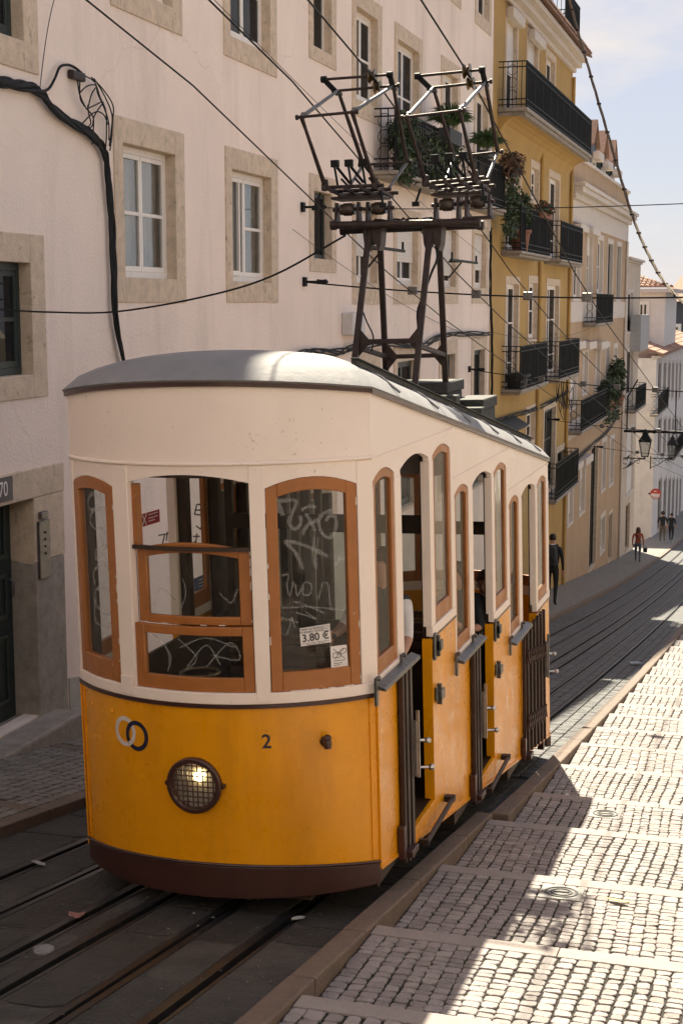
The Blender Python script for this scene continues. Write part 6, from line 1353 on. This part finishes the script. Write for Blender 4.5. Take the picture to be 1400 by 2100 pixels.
for s in (-1, 1): m.tube(smoothline([(s * .05 * h, -.07 * h, .80 * h), (s * .06 * h, .0, .845 * h), (s * .065 * h, .065 * h, .77 * h), (s * .08 * h, .03 * h, .64 * h), (s * .075 * h, -.06 * h, .58 * h)], 5), .014 * h, 6)
m.part('strap', CLG, bpk, smooth=60)
MB().lathe([(.034 * h, .0), (.042 * h, .012 * h), (.036 * h, .028 * h)], 12, (0, .003 * h, .828 * h)).part('collar', CLW, p1)
g2 = Vector((-5.86, 65.7, gz(65.7) + PZ)); p2 = person('woman in a rust jacket and jeans on the far pavement', g2, .1, 1.60, dict(walk, elL=(-.15, .0, .66), wrL=(-.15, .02, .53), haL=(-.15, .03, .47)), (CLR, CLJ, CLR, CLR, SKIN, SHOE), ('long', HAIRB), group='people walking down the street')
h = 1.6; bag = MB(); c = Vector((.20 * h, 0, .36 * h)); bag.prism([(-.05, -.07), (.05, -.07), (.06, .05), (-.06, .05)], lambda a, b: c + Vector((a * h, -.025 * h, b * h)), lambda a, b: c + Vector((a * h, .025 * h, b * h))); bag.tube([c + Vector((.04 * h * math.cos(t), 0, .05 * h + .045 * h * math.sin(t))) for t in lin(0, math.pi, 8)], .006 * h, 5); bo = bag.build('handbag', CLB, bevel=.01); bo.location = g2; tag(bo, 'small black handbag held by the woman in the rust jacket', 'bag')
MB().tube(smoothline([(-.08 * h, -.02, .82 * h), (-.02 * h, -.075 * h, .74 * h), (.06 * h, -.07 * h, .63 * h), (.1 * h, 0, .58 * h)], 5), .010 * h, 5).part('strap', CLB, p2, smooth=60)
g3 = Vector((-6.0, 81.9, gz(81.9) + PZ)); p3 = person('person with bushy black hair, dark top and khaki trousers far down the pavement', g3, .15, 1.78, dict(walk, wrL=(-.06, .12, .60), haL=(-.03, .13, .62)), (CLB, CLK, CLB, SKIN, SKIN, SHOW), ('curly', HAIRD), group='people walking down the street')
g4 = Vector((-5.62, 83.2, gz(83.2) + PZ)); p4 = person('person in black shorts standing close beside the bushy haired one', g4, -.2, 1.66, dict(walk), (CLB, CLB, CLB, SKIN, SKIN, SHOW), ('short', HAIRD), group='people walking down the street')
# passengers: seated on the benches inside the car
VEST = mat('cloth_vest', (.035, .04, .045), .8, .2, 12)
def rider(label, lx, ly, k, rz, h, J, cols, hair):
    w = TM @ Vector((lx, ly, .205 - .36 * k)); return person(label, w, rz, h, J, cols, hair, group='riders inside the car', nm='passenger')
rider('rider in white sleeves and dark vest by the first side window', .60, 1.46, 0, R(150), 1.80, dict(elR=(.17, .06, .66), wrR=(.10, .17, .66), haR=(.06, .22, .67), elL=(-.16, .04, .66), wrL=(-.22, .14, .62), haL=(-.25, .19, .61)), (VEST, CLB, CLW, SKIN, SKIN, SHOE), ('short', HAIRD))
rider('rider in a black shirt with bowed head at the second doorway', .62, 3.86, 1, R(160), 1.68, dict(hea=(0, .05, .895), crn=(0, .06, .945), elL=(-.15, .06, .66), wrL=(-.08, .15, .68), haL=(-.04, .18, .73), elR=(.15, .06, .66), wrR=(.08, .15, .68), haR=(.04, .18, .73)), (CLB, CLG, CLB, SKIN, SKIN, SHOE), ('short', HAIRD))
r3 = rider('rider reading a paper in the last compartment', .62, 5.0, 2, R(170), 1.76, dict(hea=(0, .035, .90), crn=(0, .04, .95), elL=(-.14, .05, .65), wrL=(-.07, .17, .70), haL=(-.05, .21, .72), elR=(.14, .05, .65), wrR=(.07, .17, .70), haR=(.05, .21, .72)), (CLG, CLB, SKIN, SKIN, SKIN, SHOE), ('short', HAIRB))
w = TM @ Vector((.60, 4.56, -.515 + 1.33)); m = MB().hexa([(-.14, -.002, -.10), (.14, -.002, -.10), (.14, .002, -.10), (-.14, .002, -.10), (-.14, -.06, .10), (.14, -.06, .10), (.14, -.056, .10), (-.14, -.056, .10)]); o = m.build('sheet_of_paper', PAPER); o.location = w; tag(o, 'white sheet of paper held by the reading rider', 'paper')

# ------------------------------------------------------------------ small things on the ground
def gp(u, v, dz=0.):
    r = ray(u, v); r = r / r.y; a = .001028 / H; b = -.1702 - r.z; c = -H + dz; y = (-b + math.sqrt(b * b - 4 * a * c)) / (2 * a); return r * y
def terrz(y):
    for a, b in zip(STEPY[:-1], STEPY[1:]):
        if a <= y < b: return terr(b)(y)
for i, (u, v, w, lab) in enumerate(((1240, 1680, .26, 'square iron valve cover in the sunlit paving beyond the tram shadow'), (1150, 1849, .27, 'square iron valve cover at the edge of the tram shadow'))):
    p = gp(u, v); y = p.y; x = p.x; z = terrz(y) + .006; sl = -.085
    f = lambda a, b, c: (x + a, y + b, z + sl * b + c)
    e = empty('valve_cover', (x, y, z)); tag(e, lab, 'cover', 'valve covers in the paving')
    m = MB(); q = w / 2; m.hexa([f(-q, -q, -.03), f(q, -q, -.03), f(q, q, -.03), f(-q, q, -.03), f(-q, -q, 0), f(q, -q, 0), f(q, q, 0), f(-q, q, 0)]); m.build('plate', mat('cover_plate', (.22, .21, .20), .6, .2, 9), e, bevel=.004)
    for r_, c_ in ((.105, 'rim'), (.07, 'rim')):
        m = MB(); n = 28; b = 0
        for rr, hh in ((r_, .001), (r_, .006), (r_ - .012, .006), (r_ - .012, .001)): m.v += [f(rr * math.cos(2 * math.pi * k / n), rr * math.sin(2 * math.pi * k / n), hh) for k in range(n)]
        for a in range(3):
            for k in range(n): m.f.append((a * n + k, a * n + (k + 1) % n, (a + 1) * n + (k + 1) % n, (a + 1) * n + k))
        m.build(c_, STEELD, e)
    m = MB(); m.hexa([f(-.05, -.014, .001), f(.05, -.006, .001), f(.05, .014, .001), f(-.05, .006, .001), f(-.05, -.014, .003), f(.05, -.006, .003), f(.05, .014, .003), f(-.05, .006, .003)]); m.build('keyhole', GROOV, e)
PLST = film('clear_plastic', (.6, .6, .62), .16)
def scrap(name, label, u, v, w, l, rz, M_, curl=.2, right=False, cat='litter', n=7):
    p = gp(u, v); z0 = (terrz(p.y) if right else gz(p.y)) + .012; m = MB()
    for i in range(n):
        for j in range(n):
            a, b = i / (n - 1) - .5, j / (n - 1) - .5; k = math.sqrt(max(0, 1 - (2 * b) ** 2)) if 'leaf' in name else 1; x, y = a * w * k, b * l; X_, Y_ = x * math.cos(rz) - y * math.sin(rz), x * math.sin(rz) + y * math.cos(rz)
            zz = z0 - .165 * Y_ + curl * w * (abs(a) ** 1.5 + .3 * math.sin(9 * a + 5 * b) * .3 + .15); m.v.append((p.x + X_, p.y + Y_, zz))
    for i in range(n - 1):
        for j in range(n - 1): q = i * n + j; m.f.append((q, q + 1, q + n + 1, q + n))
    o = m.build(name, M_, smooth=60, fix=False); tag(o, label, cat, 'litter in the street'); so_ = o.modifiers.new('s', 'SOLIDIFY'); so_.thickness = .0015; return o
scrap('dry_leaf', 'pale grey leaf lying on the outer rail at the left edge', 80, 1777, .06, .17, 1.0, mat('pale_leaf', (.30, .30, .30), .6), .5)
scrap('sweet_wrapper', 'red and white wrapper between the rails in front of the car', 158, 1884, .09, .10, .4, mat('wrapper', (.30, .14, .12), .4, .5, 30), .5)
scrap('dry_leaf', 'single pale leaf on the groove near the right kerb', 612, 1890, .05, .12, -.4, mat('pale_leaf2', (.36, .36, .35), .6), .5)
scrap('yellow_leaf', 'yellow leaf on the sunlit cobbles', 1265, 1868, .05, .16, 1.2, mat('yellow_leaf', (.55, .48, .16), .6), .3, True)
scrap('plastic_bag', 'crumpled white plastic scrap on the far pavement kerb at left', 12, 1700, .10, .16, .9, mat('pale_plastic', (.45, .47, .5), .4), .5)
p = gp(90, 1955); e = MB(); pts = [(.0, .0), (.05, .0), (.055, .006), (.055, .016), (.048, .02), (.02, .03), (0, .032)]; e.lathe(pts, 20, (p.x, p.y, gz(p.y) + .012)); o = e.build('cup_lid', PLST, smooth=40); tag(o, 'clear plastic cup lid lying between the rails at bottom left', 'litter', 'litter in the street')
p = gp(1302, 1366); e = MB().tube([(p.x - .10, p.y, gz(p.y) + .045), (p.x + .05, p.y + .03, gz(p.y) + .045), (p.x + .09, p.y + .04, gz(p.y) + .045), (p.x + .13, p.y + .05, gz(p.y) + .045)], [.034, .034, .016, .014], 12); o = e.build('plastic_bottle', mat('bottle_plastic', (.35, .42, .5), .25, .2, 9), smooth=40); tag(o, 'small crushed plastic bottle by the sunlit kerb', 'litter', 'litter in the street')

# grit and dust gathered on the track bed, moss in the paving joints
m = MB()
for _ in range(1500):
    x, y = random.uniform(KL + .02, KR - .14), random.uniform(4.2, 13)
    if any(abs(x - q) < .07 for q, _k in RAILS) and random.random() < .6: continue
    r_ = random.uniform(.003, .009) * (2 if random.random() < .03 else 1); z = gz(y) + .009; b = len(m.v)
    m.v += [(x - r_, y, z), (x, y - r_ * .8, z), (x + r_ * 1.1, y, z), (x, y + r_, z), (x + r_ * .1, y, z + r_ * .7)]; m.f += [(b, b + 1, b + 4), (b + 1, b + 2, b + 4), (b + 2, b + 3, b + 4), (b + 3, b, b + 4)]
tag(m.build('gravel', mat('grit', (.12, .105, .09), .9, .5, 60, island=.6), fix=False), 'fine grit and crumbs scattered over the track bed', 'gravel', kind='stuff')
m = MB()
for _ in range(170):
    cx, cy = random.uniform(KR + .05, -.5), random.uniform(5.4, 10.5); cz = terrz(cy)
    for k in range(random.randint(3, 9)):
        x, y = cx + random.gauss(0, .02), cy + random.gauss(0, .03); l = random.uniform(.006, .018); a = random.uniform(0, 6.28); b = len(m.v); z = terrz(cy) + .078 * (cy - y) - .006
        m.v += [(x - .003, y, z), (x + .003, y, z), (x + l * .6 * math.cos(a), y + l * .6 * math.sin(a), z + l * .7)]; m.f.append((b, b + 1, b + 2))
tag(m.build('moss', mat('moss_green', (.05, .075, .02), .9, .3, 40), fix=False), 'sparse moss and weeds in the paving joints', 'moss', kind='stuff')
